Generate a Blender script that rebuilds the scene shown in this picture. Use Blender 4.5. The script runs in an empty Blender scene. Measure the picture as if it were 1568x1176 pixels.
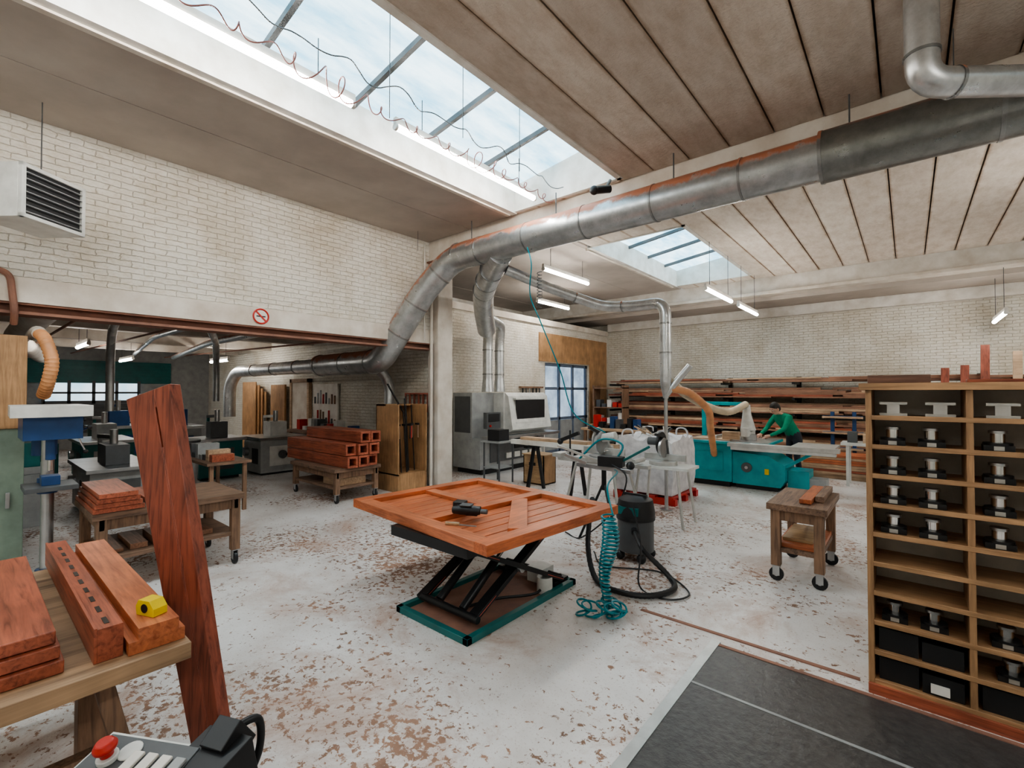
import bpy, bmesh, math, random
from mathutils import Vector, Matrix
random.seed(7)
S = bpy.context.scene
# ------------------------------------------------------------------ materials
def new_mat(name):
    m = bpy.data.materials.new(name); m.use_nodes = True
    nt = m.node_tree; b = nt.nodes['Principled BSDF']
    return m, nt, nt.nodes, nt.links, b
def c4(c): return (c[0], c[1], c[2], 1)
def ramp(n, stops):
    r = n.new('ShaderNodeValToRGB'); e = r.color_ramp.elements
    e[0].position, e[0].color = stops[0][0], c4(stops[0][1])
    e[1].position, e[1].color = stops[-1][0], c4(stops[-1][1])
    for p, c in stops[1:-1]:
        x = e.new(p); x.color = c4(c)
    return r
def noise(n, l, vec, scale, detail=6, rough=.6, dist=0):
    t = n.new('ShaderNodeTexNoise'); t.inputs['Scale'].default_value = scale
    t.inputs['Detail'].default_value = detail; t.inputs['Roughness'].default_value = rough
    t.inputs['Distortion'].default_value = dist
    if vec is not None: l.new(vec, t.inputs['Vector'])
    return t
def mapping(n, l, scale=(1,1,1)):
    tc = n.new('ShaderNodeTexCoord'); mp = n.new('ShaderNodeMapping')
    mp.inputs['Scale'].default_value = scale
    l.new(tc.outputs['Object'], mp.inputs['Vector']); return mp.outputs['Vector']
def bump(n, l, b, h, strength=.3, dist=.02):
    bp = n.new('ShaderNodeBump'); bp.inputs['Strength'].default_value = strength
    bp.inputs['Distance'].default_value = dist
    l.new(h, bp.inputs['Height']); l.new(bp.outputs['Normal'], b.inputs['Normal'])
def pm(name, c, rough=.5, metal=0., c2=None, scale=5., bmp=0., lo=.35, hi=.7, stretch=(1,1,1)):
    m, nt, n, l, b = new_mat(name)
    if c2 is None: c2 = tuple(x*.72 for x in c)
    v = mapping(n, l, stretch); t = noise(n, l, v, scale)
    r = ramp(n, [(lo, c), (hi, c2)]); l.new(t.outputs['Fac'], r.inputs['Fac'])
    l.new(r.outputs['Color'], b.inputs['Base Color'])
    b.inputs['Roughness'].default_value = rough; b.inputs['Metallic'].default_value = metal
    if bmp: bump(n, l, b, t.outputs['Fac'], bmp)
    return m
def wood(name, c1, c2, axis='X', rough=.45, sc=1.0):
    m, nt, n, l, b = new_mat(name)
    s = {'X': (1.2, 18, 18), 'Y': (18, 1.2, 18), 'Z': (18, 18, 1.2)}[axis]
    v = mapping(n, l, tuple(k*sc for k in s))
    t = noise(n, l, v, 2.2, 6, .65, .7)
    r = ramp(n, [(.32, c2), (.5, c1), (.70, tuple(min(1, k*1.35) for k in c1))])
    l.new(t.outputs['Fac'], r.inputs['Fac'])
    v2 = mapping(n, l, (1, 1, 1)); t2 = noise(n, l, v2, 3, 3)
    mx = n.new('ShaderNodeMixRGB'); mx.blend_type = 'MULTIPLY'; mx.inputs[0].default_value = .6
    r2 = ramp(n, [(.3, (.5, .5, .5)), (.7, (1.25, 1.25, 1.25))]); l.new(t2.outputs['Fac'], r2.inputs['Fac'])
    l.new(r.outputs['Color'], mx.inputs[1]); l.new(r2.outputs['Color'], mx.inputs[2])
    l.new(mx.outputs[0], b.inputs['Base Color'])
    b.inputs['Roughness'].default_value = rough
    bump(n, l, b, t.outputs['Fac'], .15, .005)
    return m
def emis(name, c, st, c2=None, scale=1.5, stretch=(1,1,1)):
    m, nt, n, l, b = new_mat(name)
    n.remove(b); out = n['Material Output']
    e = n.new('ShaderNodeEmission'); e.inputs['Strength'].default_value = st
    if c2:
        v = mapping(n, l, stretch); t = noise(n, l, v, scale, 6, .6)
        r = ramp(n, [(.36, c), (.64, c2)]); l.new(t.outputs['Fac'], r.inputs['Fac'])
        l.new(r.outputs['Color'], e.inputs['Color'])
    else: e.inputs['Color'].default_value = c4(c)
    l.new(e.outputs[0], out.inputs['Surface']); return m
def brick(name, plane, c1, c2, mort):
    m, nt, n, l, b = new_mat(name)
    tc = n.new('ShaderNodeTexCoord'); sp = n.new('ShaderNodeSeparateXYZ'); cb = n.new('ShaderNodeCombineXYZ')
    wn = noise(n, l, tc.outputs['Object'], 7, 4, .7)
    vm = n.new('ShaderNodeVectorMath'); vm.operation = 'MULTIPLY_ADD'
    vm.inputs[1].default_value = (.07, .07, .045)
    l.new(wn.outputs['Color'], vm.inputs[0]); l.new(tc.outputs['Object'], vm.inputs[2])
    l.new(vm.outputs[0], sp.inputs[0])
    l.new(sp.outputs['Y' if plane == 'x' else 'X'], cb.inputs['X']); l.new(sp.outputs['Z'], cb.inputs['Y'])
    bt = n.new('ShaderNodeTexBrick')
    for k, val in (('Scale', 1.), ('Mortar Size', .006), ('Mortar Smooth', 1.), ('Brick Width', .22), ('Row Height', .070), ('Bias', 0.)):
        bt.inputs[k].default_value = val
    bt.inputs['Color1'].default_value = c4(c1); bt.inputs['Color2'].default_value = c4(c2); bt.inputs['Mortar'].default_value = c4(mort)
    l.new(cb.outputs[0], bt.inputs['Vector'])
    t = noise(n, l, tc.outputs['Object'], .9, 8, .65)
    r = ramp(n, [(.32, (.70, .63, .54)), (.56, (1, 1, 1))]); l.new(t.outputs['Fac'], r.inputs['Fac'])
    mx = n.new('ShaderNodeMixRGB'); mx.blend_type = 'MULTIPLY'; mx.inputs[0].default_value = .8
    l.new(bt.outputs['Color'], mx.inputs[1]); l.new(r.outputs['Color'], mx.inputs[2])
    t3 = noise(n, l, mapping(n, l, (1, 1, 2.2)), 12, 7, .72)
    r3 = ramp(n, [(.40, (.86, .83, .78)), (.5, (1, 1, 1)), (.66, (1, 1, 1)), (.73, (.48, .38, .30))]); l.new(t3.outputs['Fac'], r3.inputs['Fac'])
    mx2 = n.new('ShaderNodeMixRGB'); mx2.blend_type = 'MULTIPLY'; mx2.inputs[0].default_value = .75
    l.new(mx.outputs[0], mx2.inputs[1]); l.new(r3.outputs['Color'], mx2.inputs[2])
    l.new(mx2.outputs[0], b.inputs['Base Color']); b.inputs['Roughness'].default_value = .65
    ad = n.new('ShaderNodeMath'); ad.operation = 'MULTIPLY_ADD'; ad.inputs[1].default_value = -.7
    l.new(bt.outputs['Fac'], ad.inputs[0]); l.new(t3.outputs['Fac'], ad.inputs[2])
    bump(n, l, b, ad.outputs[0], .85, .018)
    return m
def plank_mat(name, c1, c2, pitch, x0):
    m, nt, n, l, b = new_mat(name)
    tc = n.new('ShaderNodeTexCoord'); sp = n.new('ShaderNodeSeparateXYZ'); l.new(tc.outputs['Object'], sp.inputs[0])
    a = n.new('ShaderNodeMath'); a.operation = 'SUBTRACT'; a.inputs[1].default_value = x0; l.new(sp.outputs['X'], a.inputs[0])
    d = n.new('ShaderNodeMath'); d.operation = 'DIVIDE'; d.inputs[1].default_value = pitch; l.new(a.outputs[0], d.inputs[0])
    f = n.new('ShaderNodeMath'); f.operation = 'FLOOR'; l.new(d.outputs[0], f.inputs[0])
    w = n.new('ShaderNodeTexWhiteNoise'); w.noise_dimensions = '1D'; l.new(f.outputs[0], w.inputs['W'])
    r = ramp(n, [(0, c1), (1, c2)]); l.new(w.outputs['Value'], r.inputs['Fac'])
    v = mapping(n, l, (2, .8, 1)); t = noise(n, l, v, 3, 9, .72)
    r2 = ramp(n, [(.3, (.74, .67, .60)), (.6, (1.05, 1.05, 1.05))]); l.new(t.outputs['Fac'], r2.inputs['Fac'])
    mx = n.new('ShaderNodeMixRGB'); mx.blend_type = 'MULTIPLY'; mx.inputs[0].default_value = .8
    l.new(r.outputs['Color'], mx.inputs[1]); l.new(r2.outputs['Color'], mx.inputs[2])
    fr = n.new('ShaderNodeMath'); fr.operation = 'FRACT'; l.new(d.outputs[0], fr.inputs[0])
    pp = n.new('ShaderNodeMath'); pp.operation = 'PINGPONG'; pp.inputs[1].default_value = .5; l.new(fr.outputs[0], pp.inputs[0])
    nj = n.new('ShaderNodeMath'); nj.operation = 'MULTIPLY_ADD'; nj.inputs[1].default_value = .10; l.new(t.outputs['Fac'], nj.inputs[0]); l.new(pp.outputs[0], nj.inputs[2])
    rj = ramp(n, [(.07, (.60, .48, .38)), (.13, (1, 1, 1))]); l.new(nj.outputs[0], rj.inputs['Fac'])
    mj = n.new('ShaderNodeMixRGB'); mj.blend_type = 'MULTIPLY'; mj.inputs[0].default_value = .8
    l.new(mx.outputs[0], mj.inputs[1]); l.new(rj.outputs['Color'], mj.inputs[2])
    l.new(mj.outputs[0], b.inputs['Base Color']); b.inputs['Roughness'].default_value = .85
    t2 = noise(n, l, tc.outputs['Object'], 30, 5); bump(n, l, b, t2.outputs['Fac'], .7, .018)
    return m
def floor_mat():
    m, nt, n, l, b = new_mat('worn_floor_paint')
    tc = n.new('ShaderNodeTexCoord'); o = tc.outputs['Object']
    base = noise(n, l, o, 1.3, 8, .6)
    rb = ramp(n, [(.3, (.53, .48, .45)), (.5, (.68, .65, .63)), (.7, (.78, .76, .75))]); l.new(base.outputs['Fac'], rb.inputs['Fac'])
    sp = noise(n, l, o, 19, 10, .7, .4)      # chips
    big = noise(n, l, o, .55, 7, .7)
    md = n.new('ShaderNodeMath'); md.operation = 'MULTIPLY_ADD'; md.inputs[1].default_value = .75
    l.new(big.outputs['Fac'], md.inputs[0]); l.new(sp.outputs['Fac'], md.inputs[2])
    rs = ramp(n, [(.945, (0, 0, 0)), (.97, (1, 1, 1))]); l.new(md.outputs[0], rs.inputs['Fac'])
    cc = noise(n, l, o, 4, 6)
    rc = ramp(n, [(.35, (.17, .10, .07)), (.65, (.38, .22, .15))]); l.new(cc.outputs['Fac'], rc.inputs['Fac'])
    mx = n.new('ShaderNodeMixRGB'); l.new(rs.outputs['Color'], mx.inputs[0]); l.new(rb.outputs['Color'], mx.inputs[1]); l.new(rc.outputs['Color'], mx.inputs[2])
    fs = noise(n, l, o, 60, 7, .75)
    rf = ramp(n, [(.575, (0, 0, 0)), (.64, (.75, .75, .75))]); l.new(fs.outputs['Fac'], rf.inputs['Fac'])
    mxf = n.new('ShaderNodeMixRGB'); l.new(rf.outputs['Color'], mxf.inputs[0]); l.new(mx.outputs[0], mxf.inputs[1]); mxf.inputs[2].default_value = (.34, .24, .18, 1)
    du = noise(n, l, o, .75, 10, .78, .8)
    rd = ramp(n, [(.50, (0, 0, 0)), (.68, (.85, .85, .85))]); l.new(du.outputs['Fac'], rd.inputs['Fac'])
    mx2 = n.new('ShaderNodeMixRGB'); l.new(rd.outputs['Color'], mx2.inputs[0]); l.new(mxf.outputs[0], mx2.inputs[1]); mx2.inputs[2].default_value = (.40, .235, .165, 1)
    l.new(mx2.outputs[0], b.inputs['Base Color'])
    rr = ramp(n, [(.0, (.36, .36, .36)), (1, (.75, .75, .75))]); l.new(rs.outputs['Color'], rr.inputs['Fac']); l.new(rr.outputs['Color'], b.inputs['Roughness'])
    bump(n, l, b, sp.outputs['Fac'], .2, .01)
    return m
def duct_mat(name, c=(.55, .57, .58), dust=(.42, .17, .10), lo=.55, rough=.33):
    m, nt, n, l, b = new_mat(name)
    v = mapping(n, l, (1, 1, 1)); t = noise(n, l, v, 5, 7, .7)
    r = ramp(n, [(.3, c), (.7, tuple(k*.6 for k in c))]); l.new(t.outputs['Fac'], r.inputs['Fac'])
    g = n.new('ShaderNodeNewGeometry'); sp = n.new('ShaderNodeSeparateXYZ'); l.new(g.outputs['Normal'], sp.inputs[0])
    ad = n.new('ShaderNodeMath'); ad.operation = 'MULTIPLY_ADD'; ad.inputs[1].default_value = 1.5
    l.new(t.outputs['Fac'], ad.inputs[0]); l.new(sp.outputs['Z'], ad.inputs[2])
    sc = n.new('ShaderNodeMath'); sc.operation = 'MULTIPLY'; sc.inputs[1].default_value = .4; l.new(ad.outputs[0], sc.inputs[0])
    rr = ramp(n, [(lo, (0, 0, 0)), (min(1., lo+.10), (1, 1, 1))]); l.new(sc.outputs[0], rr.inputs['Fac'])
    mx = n.new('ShaderNodeMixRGB'); l.new(rr.outputs['Color'], mx.inputs[0]); l.new(r.outputs['Color'], mx.inputs[1]); mx.inputs[2].default_value = c4(dust)
    l.new(mx.outputs[0], b.inputs['Base Color'])
    iv = n.new('ShaderNodeMath'); iv.operation = 'SUBTRACT'; iv.inputs[0].default_value = .85; l.new(rr.outputs['Color'], iv.inputs[1]); iv.use_clamp = True
    l.new(iv.outputs[0], b.inputs['Metallic'])
    r3 = ramp(n, [(.3, (rough*.7,)*3), (.7, (rough*1.5,)*3)]); l.new(t.outputs['Fac'], r3.inputs['Fac']); l.new(r3.outputs['Color'], b.inputs['Roughness'])
    return m

WHITE = pm('white_paint', (.80, .78, .74), .6, 0, (.58, .54, .48), 3, .2)
CREAM = pm('cream_paint', (.72, .68, .62), .6, 0, (.52, .45, .38), 2.5, .2)
BRX = brick('painted_brick_x', 'x', (.80, .77, .71), (.75, .72, .655), (.66, .61, .54))
BRY = brick('painted_brick_y', 'y', (.80, .79, .73), (.75, .73, .66), (.66, .62, .54))
CEIL = plank_mat('ceiling_planks', (.64, .57, .50), (.53, .465, .405), .46, -2.93)
CEIL2 = plank_mat('ceiling_planks_light', (.78, .72, .65), (.69, .62, .55), .46, -2.93)
CEILL = pm('ceiling_slabs', (.50, .45, .405), .85, 0, (.39, .345, .31), 1.2, .1)
FLOOR = floor_mat()
DARK = pm('dark_gap', (.06, .045, .035), .9)
BLACK = pm('black_plastic', (.018, .018, .02), .45)
BLKMET = pm('black_steel', (.03, .03, .032), .35, .4)
RUBBER = pm('rubber_mat', (.085, .080, .078), .28, 0, (.045, .042, .041), 25, .3)
STEEL = pm('steel', (.55, .56, .57), .3, .9)
CHROME = pm('chrome', (.8, .8, .8), .15, 1)
ALU = pm('aluminium', (.62, .62, .6), .4, .7)
DUCT = duct_mat('galvanised_duct', lo=.41)
RINGM = duct_mat('duct_joint_ring', (.36, .37, .37), lo=.41)
DUCT2 = duct_mat('galvanised_duct_clean', (.70, .72, .73), lo=.88)
DUCTD = duct_mat('galvanised_duct_dark', (.32, .33, .32), lo=.60)
GREY = pm('grey_enamel', (.36, .37, .37), .45)
LGREY = pm('light_grey_enamel', (.70, .70, .67), .4)
DGREY = pm('dark_grey_enamel', (.10, .105, .11), .45)
TEAL = pm('teal_enamel', (.0, .36, .40), .35, 0, (.0, .27, .31))
DTEAL = pm('dark_teal_enamel', (.01, .15, .15), .4)
BLUE = pm('blue_enamel', (.02, .07, .20), .35)
BGREY = pm('blue_grey_frame', (.13, .17, .24), .5)
PALEGREEN = pm('pale_green_panel', (.24, .31, .25), .6)
RED = pm('red_plastic', (.55, .03, .02), .35)
REDB = pm('red_marks', (.62, .12, .08), .5)
YELLOW = pm('yellow_plastic', (.85, .62, .02), .35)
RUST = pm('rust_paint', (.32, .16, .11), .7, 0, (.20, .105, .08), 5)
ORANGE = pm('orange_hose', (.70, .33, .15), .45)
BAG = pm('white_bag', (.74, .73, .74), .7, 0, (.50, .49, .51), 8, .6)
PLY = wood('plywood', (.42, .245, .125), (.31, .17, .08), 'Z')
PLYX = wood('plywood_x', (.48, .32, .18), (.34, .20, .11), 'X')
SHELFW = wood('shelf_wood', (.40, .235, .125), (.28, .155, .08), 'X')
SHELFZ = wood('shelf_wood_z', (.40, .235, .125), (.28, .155, .08), 'Z')
RWX = wood('red_wood_x', (.36, .105, .058), (.17, .045, .026), 'X', .38)
RWY = wood('red_wood_y', (.50, .150, .062), (.34, .085, .036), 'Y', .38)
RWZ = wood('red_wood_z', (.30, .085, .052), (.13, .036, .025), 'Z', .38)
ORX = wood('orange_wood_x', (.50, .165, .075), (.32, .088, .040), 'X', .38)
BENCH = wood('bench_ply', (.36, .235, .14), (.16, .095, .055), 'Y', .6, .4)
BENCHD = wood('bench_dark', (.22, .135, .09), (.10, .06, .045), 'Y', .6)
BENCHZ = wood('bench_leg', (.25, .15, .095), (.12, .07, .048), 'Z', .6)
BRN = wood('lumber_brown', (.31, .165, .105), (.18, .092, .06), 'X')
BRN2 = wood('lumber_tan', (.50, .35, .23), (.37, .24, .155), 'X')
BRN3 = wood('lumber_dark', (.19, .095, .065), (.10, .05, .035), 'X')
SKYP = emis('skylight_glass', (.24, .50, .66), 1.5, (.66, .86, .95), 1.8, (2.2, .6, 1))
WINP = emis('window_glass', (.38, .62, .78), .75, (.7, .82, .9), 1.2)
TUBE = emis('fluorescent_tube', (1, .95, .87), 28)
DGLASS = emis('door_glass', (.16, .22, .30), .7, (.45, .55, .65), 1.0)
SKIN = pm('skin', (.62, .36, .26), .5)
GREENS = pm('green_sweater', (.0, .24, .13), .8, 0, (.0, .17, .09), 12, .3)
TROUS = pm('dark_trousers', (.03, .035, .05), .8)
HAIR = pm('dark_hair', (.02, .014, .01), .6)
CYAN = pm('coil_hose', (.0, .22, .27), .3)
CABLE = pm('pink_cable', (.30, .11, .09), .5)

# ------------------------------------------------------------------ mesh builder
class B:
    def __init__(s, name): s.name = name; s.bm = bmesh.new(); s.mats = []
    def mi(s, m):
        if m not in s.mats: s.mats.append(m)
        return s.mats.index(m)
    def _fin(s, faces, m):
        i = s.mi(m)
        for f in faces: f.material_index = i; f.smooth = True
    def box(s, x0, x1, y0, y1, z0, z1, m, M=None):
        P = [Vector((x, y, z)) for z in (z0, z1) for x, y in ((x0, y0), (x1, y0), (x1, y1), (x0, y1))]
        if M is not None: P = [M @ p for p in P]
        v = [s.bm.verts.new(p) for p in P]
        fs = [s.bm.faces.new([v[i] for i in q]) for q in ((3,2,1,0),(4,5,6,7),(0,1,5,4),(1,2,6,5),(2,3,7,6),(3,0,4,7))]
        s._fin(fs, m); return s
    def cb(s, c, d, m, rz=0, rx=0, ry=0):
        M = Matrix.Translation(c) @ Matrix.Rotation(rz, 4, 'Z') @ Matrix.Rotation(ry, 4, 'Y') @ Matrix.Rotation(rx, 4, 'X')
        return s.box(-d[0]/2, d[0]/2, -d[1]/2, d[1]/2, -d[2]/2, d[2]/2, m, M)
    def bar(s, p0, p1, w, t, m, up=(0, 0, 1)):
        p0, p1 = Vector(p0), Vector(p1); d = (p1-p0); L = d.length; z = d.normalized()
        u = Vector(up); x = u.cross(z)
        if x.length < 1e-4: x = Vector((1, 0, 0))
        x.normalize(); y = z.cross(x)
        M = Matrix(((x.x, y.x, z.x, p0.x), (x.y, y.y, z.y, p0.y), (x.z, y.z, z.z, p0.z), (0, 0, 0, 1)))
        return s.box(-w/2, w/2, -t/2, t/2, 0, L, m, M)
    def tube(s, pts, r, m, seg=12, cap=True, r2=None):
        pts = [Vector(p) for p in pts]; n = len(pts)
        tan = []
        for i in range(n):
            a = pts[max(0, i-1)]; b = pts[min(n-1, i+1)]; tan.append((b-a).normalized())
        u = tan[0].cross(Vector((0, 0, 1)))
        if u.length < 1e-3: u = tan[0].cross(Vector((1, 0, 0)))
        u.normalize(); rings = []
        for i in range(n):
            u = (u - tan[i]*u.dot(tan[i])).normalized(); w = tan[i].cross(u)
            if isinstance(r, (list, tuple)): rr = r[i]
            else: rr = r if r2 is None else r+(r2-r)*i/(n-1)
            rings.append([s.bm.verts.new(pts[i]+(u*math.cos(2*math.pi*k/seg)+w*math.sin(2*math.pi*k/seg))*rr) for k in range(seg)])
        fs = []
        for i in range(n-1):
            for k in range(seg):
                fs.append(s.bm.faces.new([rings[i][k], rings[i][(k+1) % seg], rings[i+1][(k+1) % seg], rings[i+1][k]]))
        if cap:
            fs.append(s.bm.faces.new(rings[0][::-1])); fs.append(s.bm.faces.new(rings[-1]))
        s._fin(fs, m); return s
    def cyl(s, p0, p1, r, m, seg=20, r2=None): return s.tube([p0, p1], r, m, seg, True, r2)
    def sph(s, c, r, m, sc=(1, 1, 1), seg=16, M=None):
        g = bmesh.ops.create_uvsphere(s.bm, u_segments=seg, v_segments=max(6, seg//2+2), radius=1)
        T = Matrix.Translation(c) @ (M if M is not None else Matrix.Identity(4)) @ Matrix.Diagonal((r*sc[0], r*sc[1], r*sc[2], 1))
        fs = set()
        for v in g['verts']:
            v.co = T @ v.co
            for f in v.link_faces: fs.add(f)
        s._fin(fs, m); return s
    def prism(s, poly, axis, a0, a1, m):
        def P(p, a):
            return {'x': Vector((a, p[0], p[1])), 'y': Vector((p[0], a, p[1])), 'z': Vector((p[0], p[1], a))}[axis]
        A = [s.bm.verts.new(P(p, a0)) for p in poly]; C = [s.bm.verts.new(P(p, a1)) for p in poly]
        n = len(poly); fs = [s.bm.faces.new(A[::-1]), s.bm.faces.new(C)]
        for i in range(n): fs.append(s.bm.faces.new([A[i], A[(i+1) % n], C[(i+1) % n], C[i]]))
        s._fin(fs, m); return s
    def caster(s, x, y, h=.12):
        s.cyl((x, y-.016, h*.42), (x, y+.016, h*.42), h*.42, BLACK, 16)
        s.cyl((x, y-.018, h*.42), (x, y+.018, h*.42), h*.15, STEEL, 10)
        s.box(x-.03, x+.03, y-.026, y-.02, h*.35, h, STEEL); s.box(x-.03, x+.03, y+.02, y+.026, h*.35, h, STEEL)
        s.box(x-.04, x+.04, y-.035, y+.035, h-.008, h, STEEL); return s
    def done(s, bevel=0, shift=True, parent=None):
        bm = s.bm
        bmesh.ops.recalc_face_normals(bm, faces=bm.faces)
        for e in bm.edges:
            if len(e.link_faces) == 2:
                try:
                    if e.calc_face_angle() > .6: e.smooth = False
                except Exception: pass
        me = bpy.data.meshes.new(s.name)
        o = Vector((0, 0, 0))
        if shift:
            xs = [v.co for v in bm.verts]
            o = Vector(((min(v.x for v in xs)+max(v.x for v in xs))/2, (min(v.y for v in xs)+max(v.y for v in xs))/2, min(v.z for v in xs)))
            for v in bm.verts: v.co -= o
        bm.to_mesh(me); bm.free()
        for m in s.mats: me.materials.append(m)
        ob = bpy.data.objects.new(s.name, me); ob.location = o; S.collection.objects.link(ob)
        if bevel:
            bv = ob.modifiers.new('bevel', 'BEVEL'); bv.width = bevel; bv.segments = 2; bv.limit_method = 'ANGLE'; bv.angle_limit = .7
            bv.harden_normals = False
        if parent: ob.parent = parent
        return ob
def cr(pts, k=8):
    P = [Vector(p) for p in pts]; P = [P[0]*2-P[1]] + P + [P[-1]*2-P[-2]]; out = []
    for i in range(1, len(P)-2):
        a, b, c, d = P[i-1:i+3]
        for j in range(k):
            t = j/k
            out.append(.5*((2*b)+(c-a)*t+(2*a-5*b+4*c-d)*t*t+(-a+3*b-3*c+d)*t**3))
    out.append(P[-2]); return out
def fil(pts, R=.3, k=6):
    P = [Vector(p) for p in pts]; out = [P[0]]
    for i in range(1, len(P)-1):
        a, b, c = P[i-1], P[i], P[i+1]
        r = min(R, (a-b).length*.48, (c-b).length*.48)
        p, q = b+(a-b).normalized()*r, b+(c-b).normalized()*r
        for j in range(k+1):
            t = j/k; out.append(p*(1-t)**2+b*2*t*(1-t)+q*t*t)
    out.append(P[-1]); return out
def ring(b, p, d, r, m, w=.03):
    p = Vector(p); d = Vector(d).normalized()
    b.cyl(p-d*w/2, p+d*w/2, r, m, 24)

# ------------------------------------------------------------------ room shell
b = B('floor'); b.box(-20.2, 7.2, -5.2, 14.8, -.1, 0, FLOOR); b.done(shift=False)
b = B('wall_left')
b.box(-7.2, -6.97, -5, 5.95, 2.75, 4.8, BRX)
b.box(-7.2, -6.97, -5, -1.0, 0, 2.75, BRX)
b.box(-7.22, -6.93, -1.0, 5.95, 2.72, 2.98, CREAM)
b.done(shift=False)
b = B('steel_beam'); b.box(-7.22, -6.95, -1, 5.9, 2.60, 2.63, RUST); b.box(-7.10, -7.06, -1, 5.9, 2.63, 2.70, RUST); b.box(-7.22, -6.95, -1, 5.9, 2.70, 2.72, RUST); b.done(shift=False)
b = B('wall_annex_side'); b.box(-20, -7.1, 6.0, 6.25, 0, 4.8, BRY); b.done(shift=False)
b = B('brick_column'); b.box(-7.1, -6.8, 5.85, 6.22, 0, 4.24, CREAM); b.done(.015, shift=False)
b = B('wall_annex_far'); b.box(-20.2, -20, -5, 6.25, 0, 3.4, GREY); b.done(shift=False)
b = B('ceiling_annex'); b.box(-20, -7.2, -5, 6.0, 3.3, 3.4, CEILL)
for x in (-9.6, -12.2, -14.8, -17.4): b.box(x, x+.25, -5, 6.0, 3.02, 3.3, CREAM)
b.done(shift=False)
b = B('wall_bay_left'); b.box(-8.2, -8.0, 6.25, 10.9, 0, 3.84, BRX); b.box(-8.2, -8.0, 13.3, 14.6, 0, 3.84, BRX); b.box(-8.2, -8.0, 10.9, 13.3, 2.65, 3.84, BRX)
b.box(-8.25, -7.93, 6.25, 14.5, 3.72, 3.88, CREAM)
b.box(-8.02, -7.96, 10.6, 14.45, 2.68, 3.5, PLY)
b.box(-8.02, -7.96, 13.35, 14.45, .1, 2.68, PLY)
b.done(shift=False)
b = B('roof_low'); b.box(-10.5, -8.2, 6.25, 14.6, 3.76, 3.84, GREY); b.done(shift=False)
b = B('wall_upper_left'); b.box(-10.7, -10.5, 6.25, 14.8, 3.0, 4.8, WHITE); b.done(shift=False)
b = B('wall_back'); b.box(-10.5, 7.2, 14.6, 14.8, 0, 4.8, BRY); b.done(shift=False)
b = B('wall_right'); b.box(7, 7.2, -5, 14.6, 0, 4.8, BRX); b.done(shift=False)
b = B('wall_front'); b.box(-20, 7.2, -5.2, -5, 0, 4.8, BRY); b.done(shift=False)
SKX = [(-4.72, -2.93), (2.6, 4.4)]  # second pair: out-of-view skylight row, added for the light it gives
def planks(b, xa, xb, ya, yb, z, m, pitch=.46, gap=.016):
    x = xa
    while x < xb-.02:
        e = min(x+pitch, xb); dz = random.uniform(0, .014); g = gap*random.uniform(.6, 1.3)
        b.box(x+g/2, e-g/2, ya, yb, z+dz, z+.07, m); x += pitch
    b.box(xa, xb, ya, yb, z+.06, z+.15, DARK)
def ceilbay(name, xl, ya, yb, sa, sb, cm):
    b = B(name)
    planks(b, xl, -4.80, ya, yb, 4.65, CEILL, 1.12, .008)
    planks(b, -2.93, 2.6, ya, yb, 4.65, cm)
    planks(b, 4.4, 7, ya, yb, 4.65, cm)
    for xa, xb in SKX:
        if sa > ya: b.box(xa, xb, ya, sa-.05, 4.65, 4.8, cm)
        if sb < yb: b.box(xa, xb, sb+.05, yb, 4.65, 4.8, cm)
    b.done(shift=False)
ceilbay('ceiling', -6.97, -5, 5.75, -4, 5.62, CEIL)
ceilbay('ceiling_back_bay', -10.5, 6.1, 12.95, 8.0, 12.4, CEIL2)
b = B('ceiling_end'); b.box(-10.5, 7, 13.25, 14.6, 4.12, 4.25, CEILL); b.done(shift=False)
for i, (ya, yb) in enumerate(((-4, 5.62), (8.0, 12.4))):
    for xa, xb in SKX:
        b = B('window_skylight')
        b.box(xa-.08, xa+.012, ya-.05, yb+.05, 4.62, 5.08, WHITE); b.box(xb-.012, xb+.06, ya-.05, yb+.05, 4.64, 5.30, WHITE)
        for yy in (ya-.05, yb-.005): b.prism([(xa-.05, 4.64), (xb+.05, 4.64), (xb+.05, 5.30), (xa-.05, 5.06)], 'y', yy, yy+.055, WHITE)
        b.prism([(xa-.06, 5.04), (xb+.06, 5.28), (xb+.06, 5.30), (xa-.06, 5.06)], 'y', ya-.05, yb+.05, SKYP)
        y = yb-.82
        while y > ya:
            b.prism([(xa, 4.98), (xb, 5.22), (xb, 5.28), (xa, 5.04)], 'y', y-.024, y+.024, DGREY)
            y -= 1.0
        b.box(xa-.14, xa-.08, ya, yb, 4.60, 4.66, CREAM)
        b.done(shift=False)
b = B('concrete_beam'); b.box(-10.5, 7, 5.76, 6.09, 4.27, 4.8, CREAM); b.box(-6.97, 7, 5.70, 6.15, 4.24, 4.275, RUST); b.done(.01, shift=False)
b = B('concrete_beam'); b.box(-10.5, 7, 12.96, 13.24, 4.30, 4.8, WHITE); b.box(-10.5, 7, 12.86, 13.3, 4.22, 4.30, CREAM); b.done(.01, shift=False)
b = B('concrete_beam'); b.box(-7.9, 7, 14.4, 14.6, 3.86, 4.12, WHITE); b.done(.01, shift=False)

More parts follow.
